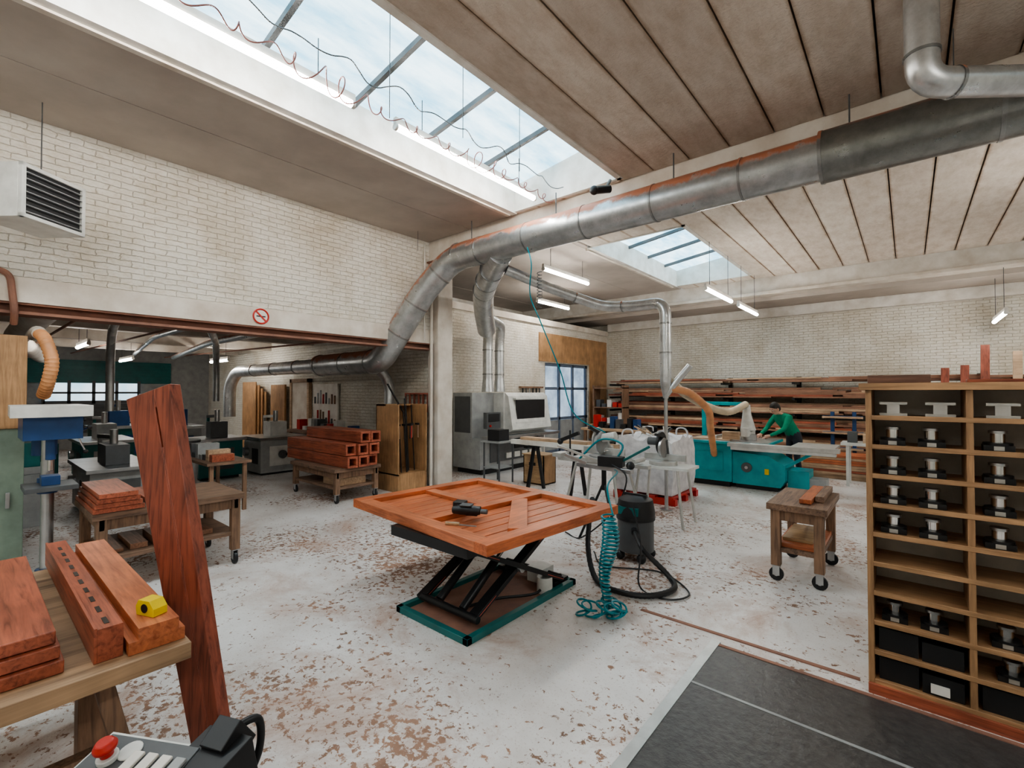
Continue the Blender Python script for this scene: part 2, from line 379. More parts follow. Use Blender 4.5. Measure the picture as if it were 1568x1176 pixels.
b = B('window_1'); b.box(-19.99, -19.95, 1.6, 3.9, 1.5, 2.08, WINP)
for y in (1.6, 2.17, 2.75, 3.32, 3.9): b.box(-19.95, -19.9, y-.04, y+.04, 1.42, 2.15, DGREY)
b.box(-19.95, -19.9, 1.6, 3.9, 1.74, 1.80, DGREY); b.box(-19.95, -19.9, 1.6, 3.9, 1.42, 1.52, DGREY)
for k in range(12): b.box(-19.98, -19.93+(k % 2)*.02, .8, 4.8, 2.08+k*.06, 2.14+k*.06, DTEAL)
for k in range(14): b.box(-19.98, -19.93+(k % 2)*.02, .8, 4.8, .5+k*.065, .56+k*.065, DGREY)
b.done(shift=False)
b = B('door_1')
b.box(-8.12, -8.10, 10.95, 13.25, .05, 2.6, DGLASS)
for y in (10.93, 11.7, 12.45, 13.22): b.box(-8.15, -8.04, y-.04, y+.04, 0, 2.65, BGREY)
for z in (.04, 1.0, 1.9, 2.6): b.box(-8.15, -8.04, 10.9, 13.3, z-.04, z+.04, BGREY)
b.box(-8.13, -8.06, 10.95, 13.25, .05, .95, GREY)
b.done(shift=False)
b = B('door_2'); b.box(-13.0, -12.1, 5.93, 5.99, 0, 2.05, CREAM); b.box(-13.1, -13.0, 5.9, 5.99, 0, 2.15, BRN2); b.box(-12.1, -12.0, 5.9, 5.99, 0, 2.15, BRN2); b.box(-13.1, -12.0, 5.9, 5.99, 2.05, 2.15, BRN2)
b.cyl((-12.2, 5.9, 1.05), (-12.2, 5.93, 1.05), .02, STEEL); b.box(-12.3, -12.19, 5.88, 5.9, 1.04, 1.06, STEEL)
b.done(shift=False)

# ------------------------------------------------------------------ lamps
def lamp(p0, p1, hang=4.65, w=.07):
    b = B('fluorescent_lamp'); p0, p1 = Vector(p0), Vector(p1); d = (p1-p0).normalized()
    b.bar(p0+Vector((0, 0, .062)), p1+Vector((0, 0, .062)), .045, w, WHITE)
    b.cyl(p0+d*.03, p1-d*.03, .034, TUBE, 14)
    for t in (0, 1):
        q = p0.lerp(p1, t); s_ = 1 if t == 0 else -1
        b.cyl(q, q+d*.03*s_, .036, WHITE, 12); b.cyl(q+d*.015*s_, q+d*.015*s_+Vector((0, 0, .06)), .012, WHITE, 8)
    if hang:
        for t in (.15, .85):
            q = p0.lerp(p1, t); b.cyl(q+Vector((0, 0, .07)), (q.x, q.y, hang), .005, DGREY, 6)
    return b.done()
lamp((-4.1, 2.92, 4.6), (-4.1, 5.35, 4.6), 5.05)
lamp((-4.1, .0, 4.6), (-4.1, 2.45, 4.6), 5.05)
lamp((-4.1, -2.9, 4.6), (-4.1, -.45, 4.6), 5.05)  # unseen lamp, added behind the camera to brighten the hall
lamp((-5.4, 7.3, 4.2), (-5.4, 9.0, 4.2))
lamp((-7.3, 9.6, 4.15), (-7.3, 11.1, 4.15))
lamp((-2.85, 8.9, 3.72), (-2.85, 10.6, 3.72))
lamp((-2.85, 11.1, 3.72), (-2.85, 12.8, 3.72))
lamp((1.38, 12.3, 3.25), (1.38, 13.9, 3.25), 4.12)
lamp((1.9, 7.5, 3.8), (1.9, 9.2, 3.8)); lamp((4.6, 9.5, 3.8), (4.6, 11.2, 3.8))  # unseen extra lamps, added over the back bay for more light
lamp((2.4, -3.2, 3.9), (2.4, -.8, 3.9)); lamp((2.4, .6, 3.9), (2.4, 3.0, 3.9)); lamp((-1.0, -4.0, 3.9), (-1.0, -1.6, 3.9))  # unseen lamps added as fill light behind and beside the camera
lamp((-13.6, 1.6, 2.75), (-12.2, 1.6, 2.75), 3.3)
lamp((-15.2, 4.6, 2.65), (-13.8, 4.6, 2.65), 3.3)
lamp((-17.6, 3.0, 2.7), (-16.0, 3.0, 2.7), 3.3)

b = B('curly_cable')
pts = []; N = 620
for i in range(N):
    t = i/(N-1); a = t*2*math.pi*26; r = .04+.06*max(0, math.sin(t*19))
    pts.append((-3.86+r*math.cos(a)+.04*math.sin(t*9), -.2+5.6*t+.05*math.sin(a*.5), 4.57+r*math.sin(a)-.06*t))
b.tube(pts, .006, CABLE, 5)
pts = [(-3.75+.05*math.sin(i*.9), -.2+i*.1, 4.70+.04*math.cos(i*1.3)) for i in range(58)]
b.tube(cr(pts, 3), .006, DGREY, 5)
b.done()

# ------------------------------------------------------------------ ducts (one connected extraction system)
DSYS = bpy.data.objects.new('dust_extraction_ducting', None); S.collection.objects.link(DSYS)
b = B('main_duct')
pts = fil([(6.9, 5.45, 4.1), (-5.95, 5.45, 4.1), (-6.45, 5.25, 3.6), (-7.1, 4.98, 2.62), (-7.35, 4.95, 2.36), (-9.6, 4.95, 2.36)], .3, 4)
b.tube(pts, .22, DUCT, 28)
x = 6.5
while x > -5.6:
    ring(b, (x, 5.45, 4.1), (1, 0, 0), .228, RINGM, .022); x -= .98
b.cyl((-.62, 5.45, 4.1), (2.2, 5.45, 4.1), .245, DUCTD, 28); ring(b, (-.62, 5.45, 4.1), (1, 0, 0), .252, RINGM, .03); ring(b, (.6, 5.45, 4.1), (1, 0, 0), .252, RINGM, .03)
for p, d in (((-5.8, 5.45, 4.1), (1, 0, 0)), ((-6.2, 5.35, 3.85), (-.5, -.2, -.5)), ((-6.62, 5.18, 3.34), (-.65, -.27, -.98)), ((-6.95, 5.04, 2.85), (-.65, -.27, -.98)), ((-7.6, 4.95, 2.36), (1, 0, 0)), ((-8.5, 4.95, 2.36), (1, 0, 0)), ((-9.5, 4.95, 2.36), (1, 0, 0))):
    ring(b, p, d, .23, RINGM, .03)
b.tube(fil([(-9.6, 4.95, 2.36), (-14.2, 4.95, 2.36), (-14.6, 4.9, 2.0), (-14.6, 4.9, 1.1)], .4), .15, DUCT2, 20)
for x in (-10.6, -11.8, -13.0): ring(b, (x, 4.95, 2.36), (1, 0, 0), .160, RINGM)
b.tube(fil([(-8.0, 4.95, 2.36), (-8.0, 5.3, 2.3), (-8.0, 5.6, 2.0), (-8.0, 5.6, 1.2)], .2), .1, DUCT2, 16)
for k in range(7): b.cyl((-5.5+k*1.7, 5.45, 4.3), (-5.5+k*1.7, 5.45, 4.64), .008, DGREY, 6)
b.tube(fil([(.1, 4.4, 4.64), (.1, 4.4, 4.0), (1.25, 5.35, 4.02)], .16), .10, DUCT2, 22)
ring(b, (.1, 4.4, 4.2), (0, 0, 1), .108, RINGM, .02); ring(b, (.27, 4.54, 4.0), (.77, .63, 0), .108, RINGM, .02)
b.done(parent=DSYS)
b = B('branch_duct')
b.tube(fil([(-4.9, 5.5, 4.0), (-5.6, 5.95, 3.78), (-6.2, 6.45, 3.66), (-6.7, 7.0, 3.40), (-7.0, 7.4, 3.15)], .25), .20, DUCT2, 22)
for q in ((-5.35, 5.78, 3.86), (-5.7, 6.03, 3.77), (-6.05, 6.32, 3.70)): ring(b, q, (-.7, .5, -.1), .212, RINGM, .03)
for yy, dz in ((7.75, 0), (8.15, .1)):
    b.tube(fil([(-6.85, 7.25, 3.3+dz), (-7.2, yy-.05, 3.25+dz), (-7.3, yy, 2.95), (-7.3, yy, 1.95)], .2), .11, DUCT2, 18)
    b.tube([(-7.3, yy, 2.1), (-7.3, yy, 1.80)], .11, DUCT2, 18, r2=.14)
    for z in (2.2, 2.75): ring(b, (-7.3, yy, z), (0, 0, 1), .118, RINGM)
b.done(parent=DSYS)
b = B('drop_duct')
b.tube(fil([(-5.0, 5.75, 3.80), (-4.6, 6.4, 3.55), (-3.95, 7.1, 3.25), (-3.4, 7.1, 3.2), (-2.83, 6.98, 3.18), (-2.83, 6.98, 1.95)], .22), .085, DUCT2, 18)
for q, d in (((-4.3, 6.72, 3.4), (.6, .7, -.3)), ((-3.6, 7.1, 3.22), (1, 0, 0)), ((-2.83, 6.98, 2.85), (0, 0, 1)), ((-2.83, 6.98, 2.4), (0, 0, 1))): ring(b, q, d, .093, RINGM, .025)
b.tube([(-2.83, 6.98, 1.95), (-2.83, 6.98, 1.7)], .085, DUCT2, 16, r2=.04)
b.cyl((-2.83, 6.98, 0), (-2.83, 6.98, 1.9), .028, STEEL, 12); b.cyl((-2.83, 6.98, 0), (-2.83, 6.98, .02), .09, STEEL)
b.tube(fil([(-2.83, 6.98, 1.75), (-2.7, 7.05, 1.95), (-2.5, 7.1, 2.2)], .1), .05, DUCT2, 14)
pts = cr([(-2.78, 7.0, 1.85), (-2.62, 7.4, 1.78), (-2.5, 7.9, 1.5), (-2.62, 8.4, 1.2), (-2.75, 8.9, .95), (-2.85, 9.36, .6)], 14)
b.tube(pts, [.055+.006*(i % 2) for i in range(len(pts))], ORANGE, 14)
pts = cr([(-2.80, 7.0, 1.98), (-2.7, 7.5, 1.75), (-2.75, 8.6, 1.55), (-2.6, 9.4, 1.42), (-2.4, 9.85, 1.56)], 16)
b.tube(pts, [.062+.006*(i % 2) for i in range(len(pts))], pm('beige_hose', (.6, .5, .36), .5), 14)
b.done(parent=DSYS)

b = B('wall_pipe'); b.cyl((-6.88, 5.75, 0), (-6.88, 5.75, 4.3), .03, CREAM, 12); b.cyl((-6.9, 5.6, 2.75), (-6.9, 5.6, 4.6), .015, WHITE, 8)
b.tube(fil([(-6.9, -1, 3.02), (-6.9, .30, 3.02), (-6.9, .34, 2.62), (-7.0, .34, 2.5)], .1), .03, RUST, 10); b.done()
b = B('ceiling_pipe')
for i, (y, z, r) in enumerate(((.6, 2.75, .16), (2.6, 2.95, .05), (3.6, 2.9, .07))): b.tube(fil([(-7.3, y, z), (-12, y, z), (-18, y+.8, z)], .5), r, DUCT if i else CREAM, 14)
b.tube(fil([(-7.5, 1.3, 2.86), (-8.8, 1.4, 2.7), (-9.5, 1.5, 2.3), (-9.5, 1.5, 1.5)], .4), .055, DUCT2, 14)
b.tube(fil([(-7.6, 2.2, 2.9), (-10.6, 3.3, 2.8), (-11.2, 3.5, 2.3), (-11.2, 3.5, 1.6)], .4), .06, DUCT, 14)
for y in (0.9, 1.9, 4.2): b.cyl((-7.35, y, 2.68), (-19, y+.2, 2.95), .018, RUST, 8)
b.done()

# heater
M = Matrix.Translation((-6.22, .40, 3.33)) @ Matrix.Rotation(math.radians(38), 4, 'Z')
b = B('unit_heater'); b.box(-.22, .2, -.29, .29, 0, .48, LGREY, M); b.box(.2, .215, -.26, .26, .03, .45, BLACK, M)
b.box(.2, .24, -.29, -.255, 0, .48, LGREY, M); b.box(.2, .24, .255, .29, 0, .48, LGREY, M); b.box(.2, .24, -.29, .29, .445, .48, LGREY, M); b.box(.2, .24, -.29, .29, 0, .035, LGREY, M)
for k in range(7):
    b.box(.2, .245, -.255, .255, .05+k*.058, .058+k*.058, GREY, M)
for q in ((-.15, -.22), (-.15, .22)):
    p = M @ Vector((q[0], q[1], .48)); b.cyl(p, (p.x, p.y, 4.65), .006, DGREY, 6)
p = M @ Vector((-.1, -.29, .10)); b.tube(fil([p, p+Vector((-.1, -.25, 0)), (-6.96, -.2, 3.45)], .08), .03, WHITE, 10)
p = M @ Vector((-.1, -.29, .40)); b.tube(fil([p, p+Vector((-.05, -.2, .05)), (-6.96, -.1, 3.85)], .08), .03, RUST, 10)
b.sph(p+Vector((-.02, -.12, .06)), .06, DGREY)
b.done(.008)

b = B('no_smoking_sign'); cx = -6.925
pts = [(cx+.006, 2.71+.10*math.cos(a), 2.86+.10*math.sin(a)) for a in [k*math.pi/16 for k in range(33)]]
b.cyl((cx, 2.71, 2.86), (cx+.004, 2.71, 2.86), .115, WHITE, 32)
b.tube(pts, .012, RED, 8, False); b.bar((cx+.008, 2.64, 2.93), (cx+.008, 2.78, 2.79), .02, .01, RED, (1, 0, 0))
b.box(cx+.004, cx+.007, 2.65, 2.77, 2.85, 2.868, BLACK); b.done()

# ------------------------------------------------------------------ lift table
b = B('scissor_lift_table')
X0, X1, Y0, Y1 = -3.22, -2.39, 2.33, 3.74
for q in ((X0, X1, Y0, Y0+.05), (X0, X1, Y1-.05, Y1), (X0, X0+.05, Y0, Y1), (X1-.05, X1, Y0, Y1)): b.box(*q, 0, .05, DTEAL)
b.box(X0+.05, X1-.05, Y0+.05, Y1-.05, 0, .012, RUST)
for x in (X0+.1, X1-.14):
    b.bar((x, 2.50, .08), (x, 3.55, .60), .04, .09, BLKMET, (1, 0, 0)); 
    b.bar((x+.05, 3.60, .08), (x+.05, 2.50, .60), .04, .09, BLKMET, (1, 0, 0))
    b.cyl((x-.03, 3.03, .335), (x+.08, 3.03, .335), .035, STEEL)
    b.bar((x+.022, 2.50, .08), (x+.022, 2.74, .20), .006, .05, REDB, (1, 0, 0)); b.bar((x+.022, 3.3, .48), (x+.022, 3.50, .575), .006, .05, REDB, (1, 0, 0))
    b.bar((x+.076, 3.60, .08), (x+.076, 3.36, .193), .006, .05, REDB, (1, 0, 0)); b.bar((x+.076, 2.72, .495), (x+.076, 2.54, .58), .006, .05, REDB, (1, 0, 0))
    b.box(x-.03, x+.07, 3.5, 3.72, .03, .07, BLKMET)
b.cyl((X0+.1, 2.52, .09), (X1-.08, 2.52, .09), .03, BLKMET); b.cyl((X0+.1, 3.60, .09), (X1-.08, 3.60, .09), .03, BLKMET)
b.cyl((X0+.1, 3.55, .6), (X1-.08, 3.55, .6), .025, BLKMET); b.cyl((X0+.1, 2.5, .6), (X1-.08, 2.5, .6), .025, BLKMET)
for x in (-2.95, -2.68): b.cyl((x, 2.56, .1), (x, 2.95, .38), .035, BLKMET); b.cyl((x, 2.9, .345), (x, 3.2, .55), .018, CHROME)
b.box(X0-.05, X1+.02, Y0-.02, Y1+.1, .62, .70, BLKMET)
b.box(-2.78, -2.60, 3.50, 3.68, .012, .15, LGREY); b.cyl((-2.5, 3.4, .012), (-2.5, 3.4, .15), .07, LGREY)
b.tube(cr([(-2.6, 3.5, .12), (-2.5, 3.3, .04), (-2.7, 3.0, .03), (-2.8, 2.7, .03)], 8), .012, BLACK, 8)
b.done(.004)
b = B('wooden_gate')
Mg = Matrix.Translation((-3.03, 3.14, .701)) @ Matrix.Rotation(math.radians(-5), 4, 'Z')
W, H = .96, .79
def slats(xa, xb, n):
    pw = (xb-xa)/n
    for k in range(n): b.box(xa+k*pw+.006, xa+(k+1)*pw-.006, -H+.1, H-.1, .012, .036, RWY, Mg)
    b.box(xa, xb, -H+.1, H-.1, .004, .012, BRN3, Mg)
slats(-W+.13, .02, 6); slats(.15, W-.13, 5)
b.box(-W, -W+.13, -H, H, 0, .078, RWY, Mg); b.box(W-.13, W, -H, H, 0, .078, RWY, Mg); b.box(.02, .15, -H+.13, H-.13, .0, .078, RWY, Mg)
b.box(-W+.13, W-.13, -H, -H+.13, 0, .077, ORX, Mg); b.box(-W+.13, W-.13, H-.13, H, 0, .077, ORX, Mg)
b.box(-W+.13, .02, -.06, .06, .036, .07, ORX, Mg)
b.bar(Mg @ Vector((.14, .36, .058)), Mg @ Vector((.82, -.36, .058)), .15, .036, RWY)
b.done(.004)
b = B('cordless_drill')
Md = Matrix.Translation((-2.76, 2.68, .780)) @ Matrix.Rotation(math.radians(25), 4, 'Z')
b.tube([Md @ Vector(v) for v in ((-.12, 0, .05), (-.05, 0, .055), (.07, 0, .055), (.12, 0, .052))], [.03, .04, .04, .028], BLACK, 16)
b.cyl(Md @ Vector((.12, 0, .052)), Md @ Vector((.18, 0, .052)), .02, DGREY); b.bar(Md @ Vector((-.06, 0, .05)), Md @ Vector((-.12, .16, .035)), .05, .045, BLACK)
b.box(-.18, -.08, .14, .24, 0.002, .08, BLACK, Md); b.box(-.05, .05, -.04, .04, .09, .105, DGREY, Md); b.box(-.02, .08, .03, .14, 0.0, .06, BLACK, Md)
b.done(.006)
b = B('chisel'); b.cyl((-2.72, 2.42, .793), (-2.62, 2.47, .793), .013, PLYX); b.bar((-2.62, 2.47, .787), (-2.5, 2.53, .783), .02, .005, STEEL); b.done()

b = B('coiled_air_hose')
pts = []
for i in range(560):
    t = i/559; a = i*.42; rr = .05+.015*math.sin(t*9)
    z = .80-.74*min(1, t/.62) if t < .62 else .07+.05*math.sin(i*.21)
    ox = 0.03*math.sin(t*11) if t < .62 else .12*math.sin((t-.62)*26); oy = 0 if t < .62 else .09*math.cos((t-.62)*18)-.09
    pts.append((-1.88+rr*math.cos(a)+ox, 3.42+rr*math.sin(a)+oy, max(.012, z)))
b.tube(pts, .008, CYAN, 6)
b.tube(cr([(-1.83, 3.42, .80), (-1.95, 3.55, 1.0), (-2.2, 4.2, 1.0), (-2.6, 4.9, .9)], 8), .008, CYAN, 6)
b.done()
b = B('vacuum_cleaner')
b.cyl((-2.27, 4.75, .10), (-2.27, 4.75, .44), .19, DGREY, 28); b.tube([(-2.27, 4.75, .44), (-2.27, 4.75, .50), (-2.27, 4.75, .64), (-2.27, 4.75, .68)], [.2, .205, .18, .1], BLACK, 28)
b.cyl((-2.27, 4.75, .43), (-2.27, 4.75, .46), .205, BLACK, 28); b.bar((-2.4, 4.75, .68), (-2.14, 4.75, .68), .03, .03, BLACK)
b.box(-2.38, -2.16, 4.56, 4.60, .50, .58, DTEAL)
for a in range(4):
    q = math.radians(45+90*a); b.sph((-2.27+.17*math.cos(q), 4.75+.17*math.sin(q), .05), .05, BLACK)
    b.bar((-2.27+.17*math.cos(q), 4.75+.17*math.sin(q), .06), (-2.27+.15*math.cos(q), 4.75+.15*math.sin(q), .12), .05, .03, BLACK)
b.cyl((-2.2, 4.57, .35), (-2.16, 4.50, .35), .035, BLACK)
pts = cr([(-2.16, 4.5, .35), (-2.0, 4.35, .25), (-1.75, 4.35, .06), (-1.62, 4.15, .035), (-1.72, 3.88, .035), (-1.95, 3.78, .035), (-2.25, 3.88, .035), (-2.45, 4.06, .25), (-2.5, 4.2, .6), (-2.45, 4.15, .72)], 14)
b.tube(pts, [.024+.003*(i % 2) for i in range(len(pts))], BLACK, 10)
pts = cr([(-2.2, 4.55, .6), (-2.0, 4.3, .3), (-1.9, 4.05, .02), (-1.6, 3.95, .015), (-1.5, 4.2, .015), (-1.9, 4.5, .015), (-2.4, 4.3, .015), (-2.7, 4.6, .015)], 10); b.tube(pts, .008, BLACK, 6)
b.done()
b = B('power_cable'); pts = cr([(-4.2, 5.3, 3.9), (-4.05, 5.2, 3.6), (-4.15, 5.3, 3.2), (-4.0, 5.35, 2.8), (-3.7, 5.4, 2.1), (-3.5, 5.45, 1.5), (-3.1, 5.6, 1.25)], 12)
b.tube(pts, .009, CYAN, 6)
pts = [(-4.02+.035*math.cos(i*.8), 5.35+.035*math.sin(i*.8), 3.0+.006*i) for i in range(90)]; b.tube(pts, .006, DGREY, 5)
b.done()

# ------------------------------------------------------------------ miter saw stations
b = B('miter_saw_stand')
c = Vector((-3.25, 5.75, 0))
for dx, dy in ((-.35, -.25), (.35, -.25), (-.35, .25), (.35, .25)): b.cyl(c+Vector((dx*1.3, dy*1.3, 0)), c+Vector((dx*.8, dy*.8, .82)), .02, ALU, 10)
b.box(c.x-.7, c.x+.7, c.y-.05, c.y+.05, .80, .85, ALU); b.box(c.x-.35, c.x+.35, c.y-.22, c.y+.22, .85, .90, ALU)
b.cyl((c.x, c.y, .9), (c.x, c.y, .93), .17, STEEL, 24); b.box(c.x-.32, c.x+.32, c.y+.05, c.y+.08, .93, 1.02, ALU)
b.cyl((c.x-.02, c.y-.03, 1.10), (c.x+.02, c.y-.03, 1.10), .15, STEEL, 28); b.cyl((c.x-.04, c.y-.03, 1.14), (c.x-.02, c.y-.03, 1.14), .17, ALU, 28)
b.cyl((c.x+.02, c.y, 1.16), (c.x+.22, c.y, 1.20), .06, LGREY, 18); b.bar((c.x, c.y+.05, 1.2), (c.x-.05, c.y-.25, 1.32), .04, .04, BLACK)
b.bar((c.x, c.y+.25, .9), (c.x, c.y+.08, 1.2), .07, .05, ALU); b.cyl((c.x+.1, c.y+.3, .95), (c.x+.1, c.y-.1, 1.0), .015, CHROME)
b.box(c.x-.75, c.x-.6, c.y-.12, c.y+.12, .85, .91, ALU); b.cyl((c.x+.55, c.y-.15, .9), (c.x+.55, c.y+.15, .9), .03, ALU)
b.cyl((c.x-.45, c.y-.1, .86), (c.x-.45, c.y-.1, 1.25), .012, BLKMET); b.bar((c.x-.6, c.y-.1, 1.1), (c.x-.3, c.y-.1, 1.22), .05, .05, BLACK)
b.sph((c.x-.62, c.y-.1, 1.08), .045, BLACK)
b.done(.004)
b = B('miter_saw_stand')
c = Vector((-2.62, 6.35, 0))
for dx, dy in ((-.3, -.2), (.3, -.2), (-.3, .2), (.3, .2)): b.cyl(c+Vector((dx*1.2, dy*1.2, 0)), c+Vector((dx*.9, dy*.9, .75)), .018, ALU, 10)
b.box(c.x-.42, c.x+.42, c.y-.22, c.y+.22, .75, .79, LGREY); b.cyl((c.x, c.y, .79), (c.x, c.y, .84), .19, ALU, 24); b.box(c.x-.3, c.x+.3, c.y+.05, c.y+.08, .84, .93, ALU)
b.cyl((c.x-.02, c.y, 1.02), (c.x+.02, c.y, 1.02), .14, STEEL, 26); b.cyl((c.x-.05, c.y+.02, 1.08), (c.x-.02, c.y+.02, 1.08), .16, BLACK, 26); b.cyl((c.x-.22, c.y+.02, 1.1), (c.x-.05, c.y+.02, 1.1), .055, DGREY, 16); b.bar((c.x, c.y+.15, .84), (c.x, c.y+.08, 1.12), .06, .05, DGREY); b.bar((c.x, c.y, 1.18), (c.x, c.y-.25, 1.22), .035, .035, BLACK)
b.done(.004)
b = B('planer_stand')
c = Vector((-2.85, 5.1, 0))
for a in (90, 210, 330):
    q = math.radians(a); b.cyl((c.x+.3*math.cos(q), c.y+.3*math.sin(q), 0), (c.x, c.y, .7), .016, BLKMET, 8)
b.cyl((c.x, c.y, .6), (c.x, c.y, .85), .03, BLKMET); b.bar((c.x-.4, c.y+.05, .87), (c.x+.4, c.y-.05, .87), .07, .05, STEEL)
b.bar((c.x-.25, c.y, .9), (c.x-.5, c.y-.1, 1.0), .04, .04, STEEL); b.sph((c.x+.35, c.y, .93), .05, BLACK); b.cb((c.x+.1, c.y, .96), (.3, .14, .12), BLACK, .2)
b.bar((c.x-.1, c.y, .95), (c.x-.55, c.y-.2, 1.12), .03, .03, ALU); b.bar((c.x+.2, c.y, .95), (c.x+.5, c.y+.2, 1.15), .03, .03, DTEAL)
b.tube(cr([(c.x+.1, c.y, .9), (c.x+.2, c.y+.1, 1.15), (c.x-.1, c.y+.1, 1.2), (c.x-.35, c.y, .95)], 8), .014, CYAN, 8)
b.tube(cr([(c.x+.1, c.y-.05, .95), (c.x+.35, c.y-.1, .8), (c.x+.2, c.y-.15, .4), (c.x-.2, c.y-.2, .03), (c.x-.5, c.y-.1, .015)], 8), .01, BLACK, 6); b.done(.004)
b = B('timber_support_trestle')
for x in (-5.2, -4.3):
    b.bar((x, 6.55, 0), (x, 6.75, .8), .05, .05, BLKMET); b.bar((x, 7.05, 0), (x, 6.85, .8), .05, .05, BLKMET); b.box(x-.04, x+.04, 6.5, 7.1, .8, .85, BLKMET)
for k in range(5): b.box(-5.5+random.uniform(-.1, .1), -3.7+random.uniform(-.2, .1), 6.55+k*.1, 6.63+k*.1, .85, .93, (WHITE, BRN2, WHITE, LGREY, BRN2)[k])
b.box(-5.4, -4.0, 6.6, 6.8, .93, .98, BRN2)
b.done()
b = B('plywood_box'); b.box(-5.85, -5.35, 7.25, 7.65, 0, .02, PLYX); b.box(-5.85, -5.35, 7.25, 7.27, 0, .56, PLYX); b.box(-5.85, -5.35, 7.63, 7.65, 0, .56, PLYX); b.box(-5.85, -5.83, 7.25, 7.65, 0, .56, PLY); b.box(-5.37, -5.35, 7.25, 7.65, 0, .56, PLY); b.box(-5.87, -5.33, 7.23, 7.67, .56, .58, PLYX); b.box(-5.7, -5.55, 7.235, 7.25, .36, .42, BLACK); b.done()
BX, BY = -3.35, 7.78
b = B('bulk_bag')
for k in range(4): b.box(BX-.52+k*.3, BX-.38+k*.3, 7.25, 8.3, .1, .13, RED)
for y in (7.25, 7.72, 8.2): b.box(BX-.52, BX+.55, y, y+.1, 0, .1, RED)
nb0 = len(b.bm.verts)
g = bmesh.ops.create_cube(b.bm, size=1); vs = g['verts']
bmesh.ops.scale(b.bm, vec=(.95, .95, .90), verts=vs); bmesh.ops.translate(b.bm, vec=(BX, BY, .59), verts=vs)
es = list({e for v in vs for e in v.link_edges}); r_ = bmesh.ops.subdivide_edges(b.bm, edges=es, cuts=7, use_grid_fill=True)
b.bm.verts.ensure_lookup_table()
for v in b.bm.verts[nb0:]:
    t = (v.co.z-.14)/.90; k = 1+.07*math.sin(math.pi*max(0, min(1, t)))+random.uniform(-.02, .02)
    v.co.x = BX+(v.co.x-BX)*k; v.co.y = BY+(v.co.y-BY)*k
    if t > .95: v.co.z += random.uniform(-.07, .05)
i_ = b.mi(BAG)
for f in b.bm.faces:
    if f.calc_center_median().z > .135: f.material_index = i_; f.smooth = True
for sx in (-1, 1):
    for sy in (-1, 1):
        x, y = BX+sx*.43, BY+sy*.42
        b.tube(cr([(x, y, .95), (x-.05*sx, y, 1.14), (x-.2*sx, y, 1.15), (x-.22*sx, y, 1.0)], 6), .015, BAG, 6)
for k in range(12): b.bar((BX-.3+random.uniform(0, .5), BY-.2+random.uniform(0, .4), .98), (BX-.4+random.uniform(0, .8), BY-.3+random.uniform(0, .5), 1.2), .06, .02, random.choice([BRN2, BLACK, WHITE]))
b.done()

# ------------------------------------------------------------------ edge banding machine
b = B('edge_banding_machine')
b.box(-7.85, -7.0, 7.2, 9.5, .12, .78, GREY); b.box(-7.8, -7.05, 7.3, 9.4, 0, .12, BLACK)
b.box(-7.85, -7.25, 7.2, 7.9, .78, 1.78, GREY); b.box(-7.85, -6.95, 7.9, 9.45, .82, 1.78, LGREY)
b.prism([(-6.95, .85), (-6.72, .95), (-6.85, 1.70), (-6.95, 1.78)], 'y', 7.95, 9.42, LGREY)
b.box(-6.80, -6.76, 8.15, 9.2, 1.12, 1.62, BLACK)
b.box(-6.9, -6.755, 8.1, 9.25, 1.62, 1.66, LGREY); b.box(-6.9, -6.74, 8.1, 9.25, 1.08, 1.12, LGREY)
b.box(-6.99, -6.6, 7.25, 9.6, .78, .84, STEEL); b.box(-7.0, -6.97, 7.5, 9.3, .25, .7, DGREY); b.box(-6.97, -6.95, 8.3, 9.2, .5, .72, BLACK)
for k in range(5): b.box(-6.97, -6.94, 8.0+k*.28, 8.2+k*.28, .3, .42, LGREY)
b.box(-7.0, -6.9, 7.3, 7.75, 1.0, 1.35, DGREY); b.box(-6.9, -6.89, 7.35, 7.7, 1.15, 1.32, BLACK); b.cyl((-6.9, 7.4, 1.06), (-6.87, 7.4, 1.06), .025, RED)
b.box(-7.8, -7.3, 7.195, 7.2, .9, 1.7, DGREY); b.bar((-7.0, 7.5, .84), (-7.0, 7.5, 1.0), .05, .05, GREY)
b.done(.012)
b = B('machine_stool_table'); 
for x in (-6.45, -6.05):
    for y in (6.75, 7.15): b.cyl((x, y, 0), (x, y, .8), .018, DGREY, 8)
b.box(-6.5, -6.0, 6.7, 7.2, .8, .83, GREY); b.box(-6.45, -6.05, 6.73, 7.17, .3, .32, GREY); b.box(-6.4, -6.1, 6.8, 7.1, .83, 1.05, BLACK); b.done()

b = B('clamp_rack'); X0, X1, Y0, Y1 = -7.6, -6.92, 5.03, 5.68
b.box(X0, X1, Y0, Y0+.025, 0, 1.57, PLY); b.box(X0, X1, Y1-.025, Y1, 0, 1.57, PLY); b.box(X0, X0+.02, Y0, Y1, 0, 1.57, PLY)
b.box(X0, X1, Y0, Y1, .3, .325, PLY); b.box(X0, X1, Y0+.02, Y1-.02, 0.0, .03, PLY); b.box(X0+.02, X1, Y0+.02, Y1-.02, .03, .3, PLY); b.box(X0, X0+.3, Y0, Y1, 1.54, 1.57, PLY)
for k in range(6):
    y = Y0+.08+k*.088; x = -7.1+random.uniform(-.1, .1)
    b.bar((x, y, .33), (x-.15, y+.03, 1.5+random.uniform(-.1, .25)), .012, .03, BLKMET); b.bar((x+.02, y, 1.2), (x+.13, y, 1.2), .02, .035, BLKMET); b.cyl((x+.1, y, .95), (x+.1, y, 1.18), .013, random.choice([RED, BENCHZ, BLKMET]))
b.bar((-7.3, 5.5, 1.3), (-7.35, 5.1, 1.95), .04, .02, BLKMET)
b.done()
b = B('picture_frame_rack'); b.box(-7.9, -7.15, 5.9, 5.93, 1.4, 1.43, RWX)
